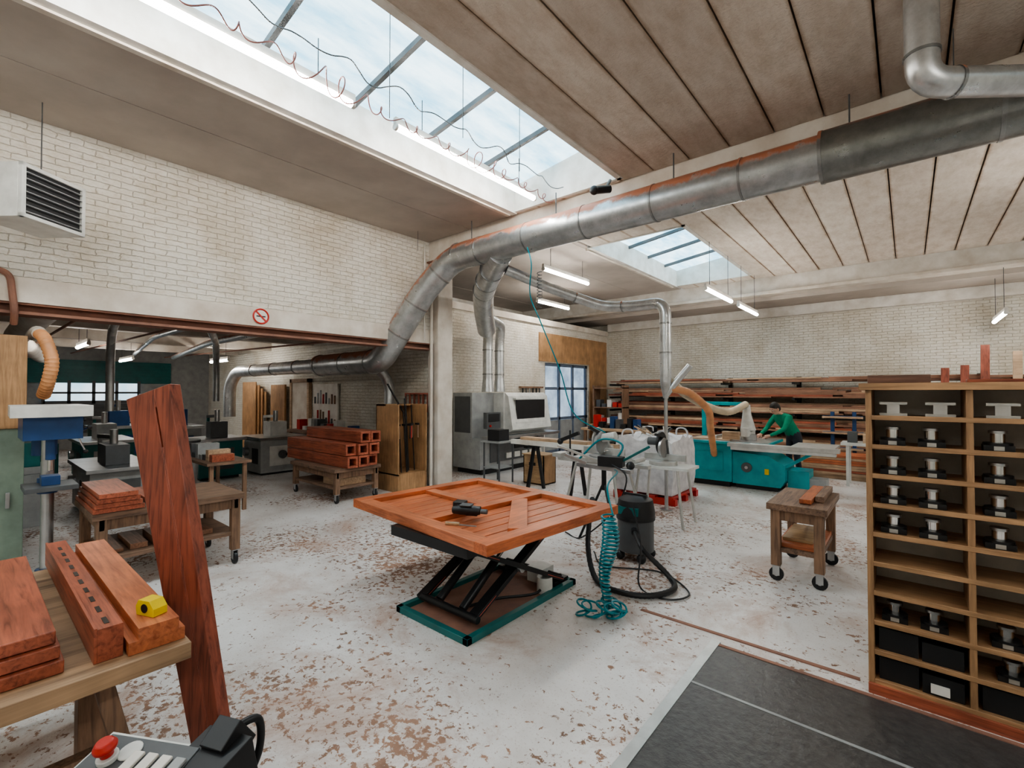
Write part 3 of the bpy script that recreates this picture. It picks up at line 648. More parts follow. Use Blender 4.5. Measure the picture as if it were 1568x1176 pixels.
for k in range(6): b.box(-7.9+k*.14, -7.87+k*.14, 5.9, 5.93, 1.43, 1.75, RWZ)
b.box(-7.9, -7.15, 5.9, 5.99, 1.75, 1.78, RWX); b.done()

def trolley(name, x0, x1, y0, y1, z, shelf=.3, top=BENCHD, leg=BENCHZ, castr=True, th=.06, extra=None):
    b = B(name); h = .15 if castr else 0
    b.box(x0, x1, y0, y1, z-th, z, top)
    for x in (x0+.07, x1-.07):
        for y in (y0+.07, y1-.07):
            b.box(x-.04, x+.04, y-.04, y+.04, h, z-th, leg)
            if castr: b.caster(x, y, h)
    b.box(x0+.03, x1-.03, y0+.05, y0+.09, z-th-.1, z-th, leg); b.box(x0+.03, x1-.03, y1-.09, y1-.05, z-th-.1, z-th, leg)
    b.box(x1-.09, x1-.05, y0+.05, y1-.05, z-th-.1, z-th, leg)
    if shelf: b.box(x0+.05, x1-.05, y0+.05, y1-.05, shelf, shelf+.04, top)
    if extra: extra(b)
    return b.done(.004)
trolley('material_trolley', -8.5, -6.95, 3.85, 4.7, .56, .22, extra=lambda b: (b.box(-7.6, -7.1, 4.0, 4.5, .26, .45, BRN2)))
def hollow(b, x0, x1, y, z, w, m):
    t = .035
    b.box(x0, x1, y, y+w, z, z+t, m); b.box(x0, x1, y, y+w, z+w-t, z+w, m); b.box(x0, x1, y, y+t, z+t, z+w-t, m); b.box(x0, x1, y+w-t, y+w, z+t, z+w-t, m)
    b.box(x0+.25, x1-.25, y+t, y+w-t, z+t, z+w-t, BLACK)
b = B('hollow_timber_beams')
for k, (y, z, xa) in enumerate(((4.02, .565, -9.0), (4.22, .565, -8.95), (4.42, .565, -8.9), (4.02, .76, -9.0), (4.22, .76, -8.95), (4.42, .76, -8.9), (4.27, .955, -8.75), (4.46, .955, -8.7))):
    hollow(b, xa, -6.88+random.uniform(-.04, .03), y, z, .185, RWX)
b.done(.004)
trolley('material_trolley', -6.3, -5.35, .74, 1.95, .74, .3, BENCHD)
b = B('board_stack')
for k in range(4): b.box(-6.25+.03*k, -5.33+.02*k, .74+.01*k, 1.10-.02*k, .745+k*.045, .785+k*.045, RWX)
for k in range(2): b.box(-6.25, -5.5, 1.15+.15*k, 1.27+.15*k, .745, .79, RWX)
b.done(.003)
b = B('board_offcuts'); 
for k in range(5): b.box(-6.15+.1*k, -5.5, .85+.18*k, .98+.18*k, .342, .37+.02*(k % 3), BRN)
b.done()

# ------------------------------------------------------------------ foreground bench
b = B('workbench')
b.box(-3.72, -2.20, -.55, .61, .735, .80, BENCH)
for x in (-3.45, -2.48):
    for sy in (-1, 1):
        y = .03+sy*.33; b.bar((x, y+sy*.16, .0), (x, y, .735), .10, .06, BENCHZ, (0, 1, 0)); 
    b.box(x-.05, x+.05, -.4, .5, .64, .735, BENCHZ); b.box(x-.03, x+.03, -.32, .42, .30, .38, BENCHZ)
b.box(-3.45, -2.48, .02, .08, .3, .4, BENCHZ)
for x, y in ((-2.85, .40), (-2.9, -.3)):
    b.box(x-.05, x+.05, y-.05, y+.05, .16, .735, BENCHZ); b.caster(x, y, .16)
b.done(.004)
b = B('red_board_stack')
for k in range(3): b.box(-3.55+.02*k, -2.30-.015*k, -.28, .25-.01*k, .802+.05*k, .848+.05*k, RWX)
b.done(.004)
b = B('timber_profile')
b.box(-3.8, -2.28, .325, .335, .802, .93, RWX); b.box(-3.8, -2.28, .335, .41, .802, .925, RWX); b.box(-3.78, -2.25, .42, .60, .802, .85, ORX); b.box(-3.78, -2.25, .45, .58, .85, .895, ORX)
for k in range(10): b.box(-3.65+k*.14, -3.58+k*.14, .36, .375, .9251, .927, DARK)
b.done(.004)
b = B('tape_measure'); Mt = Matrix.Translation((-2.37, .515, .896)) @ Matrix.Rotation(.4, 4, 'Z')
b.prism([(-.045, 0), (.05, 0), (.05, .03), (.025, .06), (-.035, .06), (-.05, .035)], 'y', -.028, .028, YELLOW)
for v in b.bm.verts: v.co = Mt @ v.co
b.cyl(Mt @ Vector((0, -.0285, .03)), Mt @ Vector((0, -.0305, .03)), .018, BLACK); b.done(.004)
b = B('leaning_timber')
A = Vector((-2.43, .79, .0)); T = Vector((-2.92, .63, 1.80)); z = (T-A).normalized()
x = (Vector((.90, .42, 0)) - z*Vector((.90, .42, 0)).dot(z)).normalized(); y = z.cross(x)
Ml = Matrix(((x.x, y.x, z.x, A.x), (x.y, y.y, z.y, A.y), (x.z, y.z, z.z, A.z), (0, 0, 0, 1)))
L = (T-A).length
def taper(u0, u1, t0, t1, y0, y1, m):
    def hw(t): return .088+(.145-.088)*t
    P = []
    for t in (t0, t1):
        for u, yy in ((u0, y0), (u1, y0), (u1, y1), (u0, y1)): P.append(Ml @ Vector((u*hw(t), yy, .035+t*(L-.035))))
    v = [b.bm.verts.new(p) for p in P]
    b._fin([b.bm.faces.new([v[i] for i in q]) for q in ((3,2,1,0),(4,5,6,7),(0,1,5,4),(1,2,6,5),(2,3,7,6),(3,0,4,7))], m)
taper(-1, .22, 0, 1, -.03, .03, RWZ); taper(.30, 1, 0, 1, -.03, .03, RWZ); taper(.22, .30, 0, .84, -.03, .027, RWZ); taper(.22, .30, .84, .95, -.0, .027, RWZ); taper(.22, .30, .95, 1, -.03, .027, RWZ)
b.done(.003)
b = B('machine_control_pedestal')
Mc = Matrix.Translation((-1.615, .275, .72)) @ Matrix.Rotation(math.radians(30), 4, 'Z') @ Matrix.Rotation(math.radians(12), 4, 'X')
b.box(-.16, .16, -.1, .14, -.06, .04, LGREY, Mc); b.box(-.15, .15, -.09, .13, .04, .045, DGREY, Mc)
for i in range(4):
    b.box(-.02+i*.045, .012+i*.045, .02, .09, .045, .055, WHITE if i < 3 else GREY, Mc)
b.cyl(Mc @ Vector((-.04, .09, .045)), Mc @ Vector((-.04, .09, .05)), .03, LGREY)
b.cyl(Mc @ Vector((-.08, .06, .045)), Mc @ Vector((-.08, .06, .06)), .026, LGREY); b.cyl(Mc @ Vector((-.08, .06, .06)), Mc @ Vector((-.08, .06, .08)), .016, RED)
b.tube([Mc @ Vector((-.08, .06, .08)), Mc @ Vector((-.08, .06, .09)), Mc @ Vector((-.08, .06, .105))], [.027, .029, .02], RED, 20)
b.cyl((-1.615, .275, .02), (-1.615, .275, .68), .03, DGREY); b.cyl((-1.615, .275, 0), (-1.615, .275, .02), .15, DGREY, 24)
O = Vector((.03, .06, 0))
pts = cr([Vector(p)+O for p in ((-1.53, .35, .66), (-1.55, .42, .76), (-1.56, .47, .80), (-1.56, .54, .80), (-1.57, .55, .70), (-1.58, .51, .6))], 8)
b.tube(pts, .012, BLACK, 8); b.cb(Vector((-1.55, .43, .68))+O, (.16, .13, .22), BLACK, .4, .2); b.cb(Vector((-1.56, .46, .78))+O, (.08, .08, .10), BLACK, .4, .6); b.bar(Vector((-1.55, .43, .6))+O, Vector((-1.6, .29, .5)), .05, .05, DGREY)
b.done(.006)

b = B('tall_cabinet'); b.box(-7.0, -6.5, -.6, .40, 0, 1.45, PALEGREEN); b.box(-7.0, -6.48, -.6, .41, 1.45, 2.34, PLY); b.box(-6.5, -6.49, -.1, -.09, .1, 1.4, DARK); b.box(-6.49, -6.47, .28, .31, .7, .85, STEEL); b.done(.005)
b = B('drill_press'); c = Vector((-6.0, .52, 0))
b.box(c.x-.25, c.x+.3, c.y-.17, c.y+.17, 0, .06, DGREY); b.cyl((c.x, c.y, .06), (c.x, c.y, 1.62), .045, STEEL, 20); b.cyl((c.x, c.y, .06), (c.x, c.y, .2), .075, BLUE)
b.box(c.x-.02, c.x+.36, c.y-.17, c.y+.17, .94, .98, DGREY); b.cyl((c.x, c.y, .88), (c.x, c.y, 1.02), .07, BLUE); b.box(c.x+.1, c.x+.26, c.y-.06, c.y+.06, .98, 1.06, BLUE)
b.box(c.x-.22, c.x+.30, c.y-.18, c.y+.20, 1.38, 1.58, BLUE); b.prism([(c.x-.33, c.y-.24), (c.x+.36, c.y-.26), (c.x+.40, c.y), (c.x+.36, c.y+.26), (c.x-.33, c.y+.24)], 'z', 1.58, 1.68, LGREY)
b.cyl((c.x-.28, c.y, 1.2), (c.x-.28, c.y, 1.56), .09, BLUE, 20); b.cyl((c.x+.2, c.y, 1.2), (c.x+.2, c.y, 1.38), .035, BLUE); b.cyl((c.x+.2, c.y, 1.1), (c.x+.2, c.y, 1.2), .02, CHROME)
for a in (20, 140, 260):
    q = math.radians(a); b.cyl((c.x+.15, c.y+.17, 1.42), (c.x+.15+.18*math.cos(q), c.y+.24, 1.42+.18*math.sin(q)), .008, CHROME, 8); b.sph((c.x+.15+.18*math.cos(q), c.y+.24, 1.42+.18*math.sin(q)), .02, BLACK, seg=10)
b.cyl((c.x, c.y+.1, 1.42), (c.x, c.y+.22, 1.42), .05, BLUE)
b.done(.008)
b = B('flexible_hose'); pts = cr([(-6.6, .50, 2.38), (-6.45, .53, 2.30), (-6.38, .57, 2.10), (-6.42, .55, 1.9), (-6.58, .53, 1.76)], 12); b.tube(pts, [.05+.006*(i % 2) for i in range(len(pts))], ORANGE, 14); 
b.tube(fil([(-7.3, .50, 2.42), (-6.8, .50, 2.42), (-6.6, .50, 2.38)], .1), .06, CREAM, 14); b.done()

# ------------------------------------------------------------------ annex machines
def machine(name, x, y, w, d, h, m1, m2):
    b = B(name); b.box(x-w/2, x+w/2, y-d/2, y+d/2, .05, h*.8, m1); b.box(x-w/2+.05, x+w/2-.05, y-d/2+.05, y+d/2-.05, 0, .05, BLACK)
    b.box(x-w/2-.1, x+w/2+.1, y-d/2-.05, y+d/2+.05, h*.8, h*.86, STEEL); b.box(x-w*.1, x+w*.3, y-d*.2, y+d*.2, h*.86, h*1.2, m2)
    b.cyl((x-w*.3, y-d/2-.08, h*.5), (x-w*.3, y-d/2, h*.5), .1, STEEL); b.box(x, x+w*.35, y-d/2-.01, y-d/2, h*.25, h*.6, BLACK); b.box(x+w/2, x+w/2+.01, y-d*.3, y+d*.3, h*.2, h*.65, m2)
    b.cyl((x+w*.1, y, h*1.2), (x+w*.1, y, h*1.45), .05, STEEL); b.bar((x-w*.3, y-d*.1, h*.86), (x-w*.3, y-d*.1, h*1.3), .05, .05, m1); b.bar((x-w*.3, y-d*.1, h*1.3), (x+w*.1, y, h*1.32), .08, .06, m2)
    b.cyl((x+w/2+.01, y, h*.45), (x+w/2+.06, y, h*.45), .09, DGREY); b.sph((x+w/2+.07, y+.07, h*.45), .025, BLACK, seg=10)
    return b.done(.01)
machine('spindle_moulder', -11.2, 3.5, .7, .8, .98, DTEAL, DGREY)
machine('thickness_planer', -11.0, 4.6, .9, .9, .95, GREY, LGREY)
machine('band_saw_table', -15.5, 2.6, 1.0, 1.0, 1.1, DTEAL, BLUE)
machine('surface_planer', -9.3, 1.5, 1.5, .7, .85, GREY, DGREY)
machine('jointer', -13.0, 1.95, 1.4, .8, .95, DTEAL, GREY)
machine('shaper', -17.2, 3.4, 1.0, 1.0, 1.2, DGREY, LGREY)
machine('mortising_machine', -13.6, 3.4, .9, .8, 1.15, GREY, BLUE)
b = B('wood_lathe'); b.box(-10.4, -8.9, .35, .75, .70, .80, GREY); b.box(-10.4, -10.1, .37, .73, 0, .70, GREY); b.box(-9.2, -8.9, .37, .73, 0, .70, GREY); b.box(-9.25, -8.9, .4, .7, .80, 1.12, DTEAL); b.cyl((-9.4, .55, 1.0), (-9.25, .55, 1.0), .09, STEEL); b.box(-10.35, -10.1, .45, .65, .80, 1.05, DTEAL); b.cyl((-10.1, .55, 1.0), (-9.4, .55, 1.0), .04, BRN2); b.done(.008)
b = B('wood_chip_bin'); b.cyl((-9.9, 2.5, 0), (-9.9, 2.5, .9), .28, GREY, 20, r2=.33); b.cyl((-9.9, 2.5, .9), (-9.9, 2.5, .94), .34, DGREY, 20); b.done()
b = B('tool_board'); b.box(-11.8, -10.6, 5.93, 5.97, .75, 2.0, WHITE)
for k in range(16): b.box(-11.7+(k % 8)*.14, -11.67+(k % 8)*.14, 5.9, 5.93, 1.0+.5*(k//8), 1.0+.5*(k//8)+random.uniform(.12, .35), random.choice([DGREY, BENCHZ, STEEL, RED]))
b.done()
b = B('workshop_counter'); b.box(-12.0, -9.0, 5.3, 5.85, .8, .86, BENCHD)
for x in (-11.9, -10.5, -9.15): b.box(x, x+.08, 5.35, 5.43, 0, .8, BENCHZ); b.box(x, x+.08, 5.75, 5.83, 0, .8, BENCHZ)
b.box(-11.9, -10.6, 5.4, 5.82, .1, .78, GREY); b.box(-10.4, -9.2, 5.4, 5.82, .1, .78, BRN2)
for k in range(9): b.box(-11.8+k*.3, -11.65+k*.3, 5.5, 5.7, .86, .95+random.uniform(0, .2), random.choice([RED, DGREY, LGREY, BLUE, BRN2]))
b.done()
b = B('wood_panels')
for k in range(4): b.box(-15.9+k*.1, -14.9+k*.12, 5.70+.05*k, 5.73+.05*k, 0, 2.1-.1*k, PLY)
b.done()
b = B('wood_panels'); b.box(-14.2, -13.3, 5.85, 5.9, 0, 2.0, PLY); b.done()
b = B('stacked_crates')
for k in range(50):
    x = -19.2+random.uniform(0, 8.0); y = random.uniform(-1.0, .95) ; s_ = random.uniform(.12, .35); hh = random.uniform(.4, 1.5)
    b.box(x-s_, x+s_, y-s_, y+s_, 0, hh, random.choice([DGREY, DTEAL, BRN, GREY, BLUE, BENCHZ, DGREY])); b.box(x-s_*.6, x+s_*.5, y-s_*.5, y+s_*.6, hh, hh+random.uniform(.08, .3), random.choice([LGREY, BRN2, BLACK, RED]))
b.done()
b = B('sorting_table'); b.box(-9.0, -7.7, 2.3, 2.9, .72, .76, BENCHD)
for x in (-8.95, -7.8):
    for y in (2.35, 2.8): b.box(x, x+.05, y, y+.05, 0, .72, BENCHZ)
for k in range(7): b.box(-8.9+k*.16, -8.78+k*.16, 2.4, 2.7, .76, .8+random.uniform(0, .2), random.choice([RWX, BRN2, DGREY, GREY]))
b.done()

# ------------------------------------------------------------------ right cart
trolley('material_trolley', -1.05, -.56, 5.0, 5.95, .74, .28, BENCHD, BENCHZ, extra=lambda b: (b.box(-.98, -.62, 5.1, 5.85, .32, .36, ORX), b.box(-.95, -.70, 5.2, 5.8, .36, .39, PLYX)))
b = B('timber_offcuts'); b.box(-.80, -.70, 5.15, 6.0, .745, .785, RWY); b.box(-.69, -.62, 5.3, 5.98, .745, .80, BENCHD); b.done(.003)

# ------------------------------------------------------------------ tool shelf (right)
b = B('pigeonhole_shelf')
X0, yF, yB = -.20, 3.56, 3.90; bw = .44; nb = 4; H = 1.84; XE = X0+bw*nb+.03
for i in range(nb+1): b.box(X0+i*bw, X0+i*bw+.03, yF, yB, 0, H-.03, SHELFZ)
b.box(X0-.03, XE+.03, yF-.03, yB, H-.03, H+.012, SHELFW); b.box(X0, XE, yB-.012, yB, .02, H-.03, pm('grey_backboard', (.62, .59, .54), .7))
b.box(X0, XE, yF-.02, yF, 0, .06, RWX)
rows = [.06+k*.175 for k in range(11)]
for z in rows[:10]: b.box(X0+.03, XE-.03, yF+.002, yB-.012, z, z+.018, SHELFW); b.box(X0+.03, XE-.03, yF-.004, yF+.004, z-.004, z+.024, SHELFW)
b.done(.002)
b = B('cutter_heads')
def cutter(x, y, z, k=0):
    b.box(x-.06, x+.06, y-.05, y+.05, z+.001, z+.032, BLKMET); b.cyl((x, y, z+.032), (x, y, z+.045), .060, BLKMET, 20)
    b.cyl((x, y, z+.045), (x, y, z+.095), .030, CHROME, 16); b.cyl((x, y, z+.095), (x, y, z+.11), .038, STEEL, 16); b.box(x-.02, x+.02, y-.052, y-.05, z+.005, z+.028, ALU)
def bracket(x, y, z):
    b.box(x-.065, x+.065, y-.02, y+.02, z+.001, z+.018, ALU); b.box(x-.03, x+.03, y-.015, y+.015, z+.018, z+.07, LGREY); b.box(x-.065, x+.065, y-.02, y+.02, z+.07, z+.085, ALU)
for ci in range(nb):
    cx = X0+.03+ci*bw
    for r in range(10):
        z = rows[r]+.018; top = 9-r
        if top == 0:
            for dx in ((.10, .31) if ci != 1 else (.12,)): bracket(cx+dx, yF+.1, z)
        elif top in (1, 2, 3, 4):
            for dx in ((.095, .27) if ci % 2 == 0 else (.10,)): cutter(cx+dx, yF+.1, z)
        elif top in (7,):
            for dx in ((.095, .27) if ci % 2 == 0 else (.12,)): cutter(cx+dx, yF+.1, z)
        elif top == 8 and ci % 2: cutter(cx+.14, yF+.1, z)
        elif top in (8, 9):
            b.box(cx+.02, cx+.20, yF+.04, yF+.24, z+.001, z+.13, BLACK); b.box(cx+.215, cx+.39, yF+.03, yF+.2, z+.001, z+.11, BLACK)
            if top == 9: b.box(cx+.25, cx+.33, yF+.01, yF+.03, z+.02, z+.065, WHITE)
b.done()
b = B('plank_on_shelf'); b.box(-.19, .10, 3.60, 3.75, H+.013, H+.06, BRN3); b.box(.25, 1.5, 3.62, 3.70, H+.013, H+.03, RWX); b.done(.003)

b = B('rubber_floor_mat'); b.box(-1.04, 2.6, 2.95, 3.47, .0, .012, RUBBER); b.box(-1.04, 2.6, .6, 2.93, .0, .012, RUBBER)
b.box(-1.10, -1.04, .6, 3.53, .0, .016, ALU); b.box(-1.04, 2.6, 3.47, 3.50, .0, .016, RUST); b.box(-1.04, 2.6, 2.93, 2.95, 0, .014, GREY); b.done()
b = B('floor_rail'); b.box(-1.7, -.25, 3.64, 3.67, 0, .008, RUST); b.done()

# ------------------------------------------------------------------ panel saw
b = B('panel_saw')
b.prism([(-3.35, .10), (-2.55, .10), (-2.55, .82), (-3.30, .82), (-3.38, .7)], 'y', 9.4, 10.4, TEAL); b.box(-3.3, -2.6, 9.45, 10.35, 0, .1, BLACK)
b.prism([(-2.55, .08), (-1.75, .08), (-1.68, .2), (-1.68, .48), (-1.95, .64), (-2.55, .68)], 'y', 9.45, 10.35, TEAL)
b.box(-2.5, -1.8, 9.5, 10.3, 0, .08, BLACK); b.box(-1.68, -1.35, 9.7, 10.2, 0, .38, TEAL); b.box(-1.35, -1.1, 9.75, 10.1, 0, .25, GREY)
b.box(-3.45, -1.9, 9.3, 10.55, .82, .865, TEAL); b.box(-3.43, -1.92, 9.32, 10.53, .865, .87, STEEL); b.box(-2.55, -.85, 9.12, 9.29, .80, .865, ALU); b.box(-2.5, -.9, 9.15, 9.27, .74, .80, LGREY)
b.box(-1.6, -.95, 9.42, 10.3, .80, .84, ALU); b.bar((-1.9, 9.6, .3), (-1.2, 9.5, .78), .08, .05, TEAL)
b.box(-3.2, -2.7, 9.385, 9.4, .3, .65, TEAL); b.cyl((-2.3, 9.42, .4), (-2.3, 9.45, .4), .09, DGREY, 24); b.cyl((-2.3, 9.40, .4), (-2.3, 9.42, .4), .03, STEEL)
b.box(-2.9, -2.85, 9.5, 10.4, .87, .95, ALU); b.box(-2.0, -1.93, 9.43, 9.45, .3, .4, YELLOW)
b.cyl((-2.372, 9.9, .87), (-2.368, 9.9, .98), .14, STEEL, 28)
b.bar((-3.35, 10.35, .8), (-3.35, 10.35, 1.6), .08, .08, TEAL); b.bar((-3.35, 10.35, 1.56), (-2.4, 9.95, 1.56), .07, .07, TEAL); b.tube([(-2.4, 9.9, 1.55), (-2.4, 9.9, 1.35), (-2.38, 9.9, 1.05)], [.06, .08, .14], LGREY, 20)
b.cb((-2.38, 9.9, 1.03), (.12, .6, .16), LGREY)
b.box(-2.75, -2.45, 9.5, 9.62, 1.0, 1.04, BRN2); b.box(-3.3, -2.6, 9.45, 10.0, .872, .89, BRN2); b.box(-2.75, -2.45, 9.52, 9.6, .89, 1.0, BRN2)
b.done(.012)

# ------------------------------------------------------------------ lumber racks
b = B('lumber_rack')
for x in (-7.3, -5.6, -3.9, -2.2, -.5, 1.2, 2.9):
    b.box(x-.05, x+.05, 14.3, 14.4, 0, 2.2, BLKMET)
    for z in (.35, .8, 1.25, 1.65, 2.05): b.box(x-.03, x+.03, 13.5, 14.35, z-.06, z, BLKMET)
WM = [BRN, BRN, BRN2, BRN3, RWX, BRN, BRN2]
for z, hi in ((0.05, .27), (.35, .34), (.8, .32), (1.25, .26), (1.65, .24), (2.05, .12)):
    for y in [13.5+.14*i for i in range(6)]:
        zz = z; lim = z+hi*random.uniform(.45, 1)
        while zz < lim:
            x0 = -7.5+random.uniform(0, 1.5); x1 = x0+random.uniform(2.0, 3.6); t = random.uniform(.03, .06)
            while x1 < 3.4:
                b.box(x0, x1, y+random.uniform(-.02, 0), y+.125, zz, zz+t, random.choice(WM)); x0 = x1+random.uniform(.05, .5); x1 = x0+random.uniform(2.0, 3.6)
            zz += t+.003
b.done()
b = B('upright_boards')
for x, z1, m in ((1.15, 2.75, RWZ), (.85, 2.35, RWZ), (.55, 2.3, RWZ), (1.6, 2.6, BRN2)): b.bar((x, 13.2, 0), (x+.05, 13.42, z1), .13, .05, m, (0, 1, 0))
b.done()
b = B('glue_press')
for x in (-1.35, -.95): b.box(x, x+.07, 12.75, 12.85, 0, 1.35, BLUE); b.box(x-.05, x+.12, 12.55, 13.05, 0, .06, BLUE)
for z in (.5, .85, 1.2): b.box(-1.5, -.75, 12.73, 12.75, z, z+.06, BLUE); b.box(-1.5, -.75, 12.65, 12.73, z+.01, z+.05, BRN2)
b.done()
b = B('pallet_of_boards')
for k in range(3): b.box(-1.8, .6, 11.7+k*.28, 11.8+k*.28, 0, .1, BRN2)
for k in range(8): b.box(-1.8+random.uniform(0, .1), .5+random.uniform(0, .1), 11.65, 12.35, .1+k*.05, .145+k*.05, random.choice([BRN2, RWX, ORX]))
b.done()
b = B('steel_work_table'); b.box(-1.0, .6, 10.9, 11.4, .78, .83, LGREY)
for x in (-.92, .5):
    for y in (10.95, 11.32): b.box(x, x+.05, y, y+.05, 0, .78, LGREY)
for k in range(6): b.box(-.9+k*.24, -.75+k*.24, 11.0, 11.2, .83, .86+random.uniform(0, .25), random.choice([BLUE, DGREY, BRN2, DGREY]))
b.done()
b = B('storage_shelf'); 
for x in (-7.6, -6.6): b.box(x, x+.04, 12.9, 13.3, 0, 2.0, BENCHZ)
for z in (.3, .8, 1.3, 1.9): b.box(-7.6, -6.56, 12.9, 13.3, z, z+.03, BENCHZ)
for z in (.33, .83, 1.33):
    for k in range(5): b.box(-7.5+k*.19, -7.36+k*.19, 12.95, 13.2, z, z+random.uniform(.1, .35), random.choice([DGREY, RED, BRN2, BLUE, WHITE]))
b.done()
b = B('work_table'); b.box(-6.6, -5.0, 10.6, 11.3, .8, .86, BRN2)
for x in (-6.55, -5.1):
    for y in (10.65, 11.2): b.box(x, x+.07, y, y+.06, 0, .8, BENCHZ)
b.box(-6.5, -5.1, 10.7, 11.2, .25, .28, BRN)
for k in range(9): b.box(-6.5+k*.16, -6.38+k*.16, 10.8, 11.0, .86, .9+random.uniform(0, .3), random.choice([BLUE, DGREY, BRN2, RED, BLACK, LGREY]))
for k in range(5): b.box(-6.45+k*.28, -6.22+k*.28, 10.75, 11.1, .28, .4+random.uniform(0, .2), random.choice([DGREY, BRN2, GREY]))
b.done()
b = B('hanging_tools')
for k in range(6): b.cyl((-7.93, 9.8+k*.15, 1.2), (-7.93, 9.8+k*.15, 1.9), .02, random.choice([BLACK, DGREY, STEEL]))
b.box(-7.99, -7.9, 9.7, 10.7, 1.9, 1.95, BENCHZ); b.done()

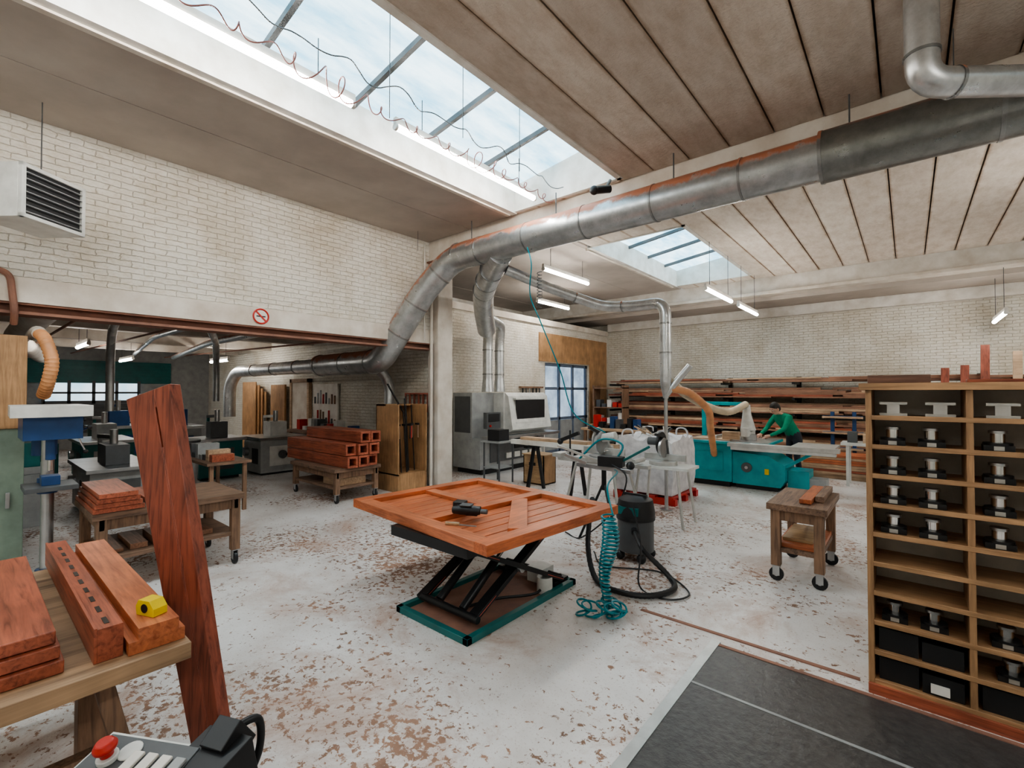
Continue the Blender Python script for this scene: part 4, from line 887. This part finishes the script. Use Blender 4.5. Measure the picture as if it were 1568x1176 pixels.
# ------------------------------------------------------------------ worker
def make_man(loc, yaw):
    R = Matrix.Translation(loc) @ Matrix.Rotation(yaw, 4, 'Z')   # local +x forward, +y left
    emp = bpy.data.objects.new('man_worker', None); S.collection.objects.link(emp)
    V = []; E = []; RAD = []; TAG = []
    def v(p, r): V.append(p); RAD.append(r if isinstance(r, tuple) else (r, r)); return len(V)-1
    def e(a, c, tag): E.append((a, c)); TAG.append(tag)
    pel = v((0, 0, .93), (.13, .15)); wa = v((.08, 0, 1.05), (.12, .14)); ch = v((.2, 0, 1.2), (.13, .165)); uc = v((.27, 0, 1.29), (.11, .14)); nk = v((.33, 0, 1.36), .055); hd = v((.38, 0, 1.42), .055)
    e(pel, wa, 's'); e(wa, ch, 's'); e(ch, uc, 's'); e(uc, nk, 'k'); e(nk, hd, 'k')
    for s_ in (1, -1):
        sh = v((.27, .18*s_, 1.29), .07); ua = v((.35, .22*s_, 1.17), .056); el = v((.42, .235*s_, 1.06), .048); fa = v((.54, .19*s_, .99), .042); wr = v((.66, .13*s_, .93), .03)
        e(uc, sh, 's'); e(sh, ua, 's'); e(ua, el, 's'); e(el, fa, 's'); e(fa, wr, 's')
        hp = v((-.01, .095*s_, .86), .095); th = v((.0, .10*s_, .68), .08); kn = v((.03, .105*s_, .49), .06); cf = v((-.01, .11*s_, .32), .056); an = v((-.03, .115*s_, .10), .04); to = v((.10, .125*s_, .045), (.04, .035)); t2 = v((.16, .13*s_, .04), (.035, .03))
        e(pel, hp, 't'); e(hp, th, 't'); e(th, kn, 't'); e(kn, cf, 't'); e(cf, an, 't'); e(an, to, 'b'); e(to, t2, 'b')
    me = bpy.data.meshes.new('body'); me.from_pydata(V, E, []); ob = bpy.data.objects.new('body_src', me); S.collection.objects.link(ob)
    sk = ob.modifiers.new('skin', 'SKIN'); ob.data.skin_vertices[0].data[0].use_root = True
    for i, r in enumerate(RAD): ob.data.skin_vertices[0].data[i].radius = r
    ss = ob.modifiers.new('sub', 'SUBSURF'); ss.levels = 2; ss.render_levels = 2
    bpy.context.view_layer.update()
    dg = bpy.context.evaluated_depsgraph_get(); me2 = bpy.data.meshes.new_from_object(ob.evaluated_get(dg)); me2.name = 'body'
    bpy.data.objects.remove(ob)
    me2.materials.clear()
    for m in (GREENS, TROUS, SKIN, BLACK): me2.materials.append(m)
    VV = [Vector(p) for p in V]; mp = {'s': 0, 't': 1, 'k': 2, 'b': 3}
    for p in me2.polygons:
        c = p.center; best = 9; tg = 's'
        for (a, d), t in zip(E, TAG):
            A, D = VV[a], VV[d]; u = max(0, min(1, (c-A).dot(D-A)/max(1e-9, (D-A).length_squared))); q = (c-(A+(D-A)*u)).length
            if q < best: best = q; tg = t
        mi = mp[tg]
        if tg == 'k' and c.z < 1.345: mi = 0
        if c.z < .92 and tg == 's' and abs(c.x) < .15: mi = 1
        p.material_index = mi; p.use_smooth = True
    me2.transform(R)
    o2 = bpy.data.objects.new('body', me2); S.collection.objects.link(o2); o2.parent = emp
    b = B('head'); HM = R @ Matrix.Translation((.42, 0, 1.455)) @ Matrix.Rotation(math.radians(32), 4, 'Y')
    def T(p): return HM @ Vector(p)
    HR = HM.to_3x3().to_4x4()
    b.sph(T((0, 0, .02)), .1, SKIN, (.95, .78, 1.05), 24, HR); b.sph(T((.03, 0, -.045)), .07, SKIN, (.85, .8, .95), 20, HR)
    b.sph(T((-.015, 0, .045)), .103, HAIR, (.98, .82, .95), 24, HR); b.sph(T((-.04, 0, .0)), .085, HAIR, (.8, .9, 1.0), 20, HR)
    b.tube([T((.085, 0, .03)), T((.112, 0, -.012)), T((.09, 0, -.022))], [.008, .014, .008], SKIN, 10)
    for s_ in (1, -1):
        b.sph(T((.083, .03*s_, .018)), .011, WHITE, (1, 1.2, .8), 12, HR); b.sph(T((.092, .03*s_, .018)), .005, BLACK, (1, 1, 1), 8, HR)
        b.tube([T((.088, .015*s_, .036)), T((.086, .045*s_, .036))], .005, HAIR, 6); b.sph(T((.0, .08*s_, -.005)), .026, SKIN, (.6, .35, 1.1), 12, HR)
    b.tube([T((.085, -.022, -.055)), T((.092, 0, -.052)), T((.085, .022, -.055))], .005, REDB, 8)
    o = b.done(shift=False); o.parent = emp
    for s_ in (1, -1):
        b = B('hand_left' if s_ > 0 else 'hand_right')
        W = Vector((.66, .13*s_, .93)); f = Vector((.86, -.3*s_, -.35)).normalized(); sd = f.cross(Vector((0, 0, 1))).normalized(); up = sd.cross(f)
        def Q(a, c, d): return R @ (W+f*a+sd*c+up*d)
        b.tube([Q(-.04, 0, 0), Q(.0, 0, 0), Q(.03, 0, 0), Q(.07, 0, 0), Q(.095, 0, -.002)], [.026, .025, .034, .038, .03], SKIN, 12)
        for k, (c, ln) in enumerate(((-.030, .065), (-.010, .078), (.011, .072), (.031, .055))):
            b.tube(cr([Q(.075, c*.8, 0), Q(.095, c, .003), Q(.095+ln*.5, c*1.1, -.004), Q(.095+ln, c*1.15, -.026)], 4), [.0095-.0002*j for j in range(13)], SKIN, 8)
        b.tube(cr([Q(.025, .03*s_, -.005), Q(.05, .05*s_, -.01), Q(.08, .062*s_, -.02)], 4), [.012-.0004*j for j in range(9)], SKIN, 8)
        o = b.done(shift=False); o.parent = emp
make_man(Vector((-1.78, 10.95, 0)), math.radians(180+50))

b = B('hanging_wires')
for x, y, z in ((-3.3, 2.3, 4.1), (-3.2, 3.9, 4.2), (-3.25, 3.1, 4.25), (.3, 5.0, 4.36), (-6.6, 5.2, 4.3)): b.cyl((x, y, z), (x, y, 5.15 if x > -4 and x < -3 else 4.65), .004, DGREY, 5)
b.done()
b = B('security_camera'); b.cyl((-3.0, 5.55, 4.50), (-3.12, 5.35, 4.45), .05, BLACK, 16); b.sph((-3.12, 5.35, 4.45), .06, BLACK); b.cyl((-3.02, 5.6, 4.64), (-3.03, 5.5, 4.50), .02, DGREY); b.done()

# ------------------------------------------------------------------ world, camera
w = bpy.data.worlds.new('World'); S.world = w; w.use_nodes = True
bg = w.node_tree.nodes['Background']; bg.inputs['Color'].default_value = (.7, .82, .95, 1); bg.inputs['Strength'].default_value = .8
cam = bpy.data.cameras.new('camera'); co = bpy.data.objects.new('camera', cam); S.collection.objects.link(co)
cam.sensor_width = 36; cam.lens = 16.42; cam.clip_start = .05
co.location = (0, 0, 1.8); co.rotation_euler = (math.radians(90.96), 0, math.radians(40.3)); S.camera = co
S.view_settings.view_transform = 'AgX'
try: S.view_settings.look = 'AgX - Medium High Contrast'
except Exception as ex: print(ex)
S.view_settings.exposure = 1.25
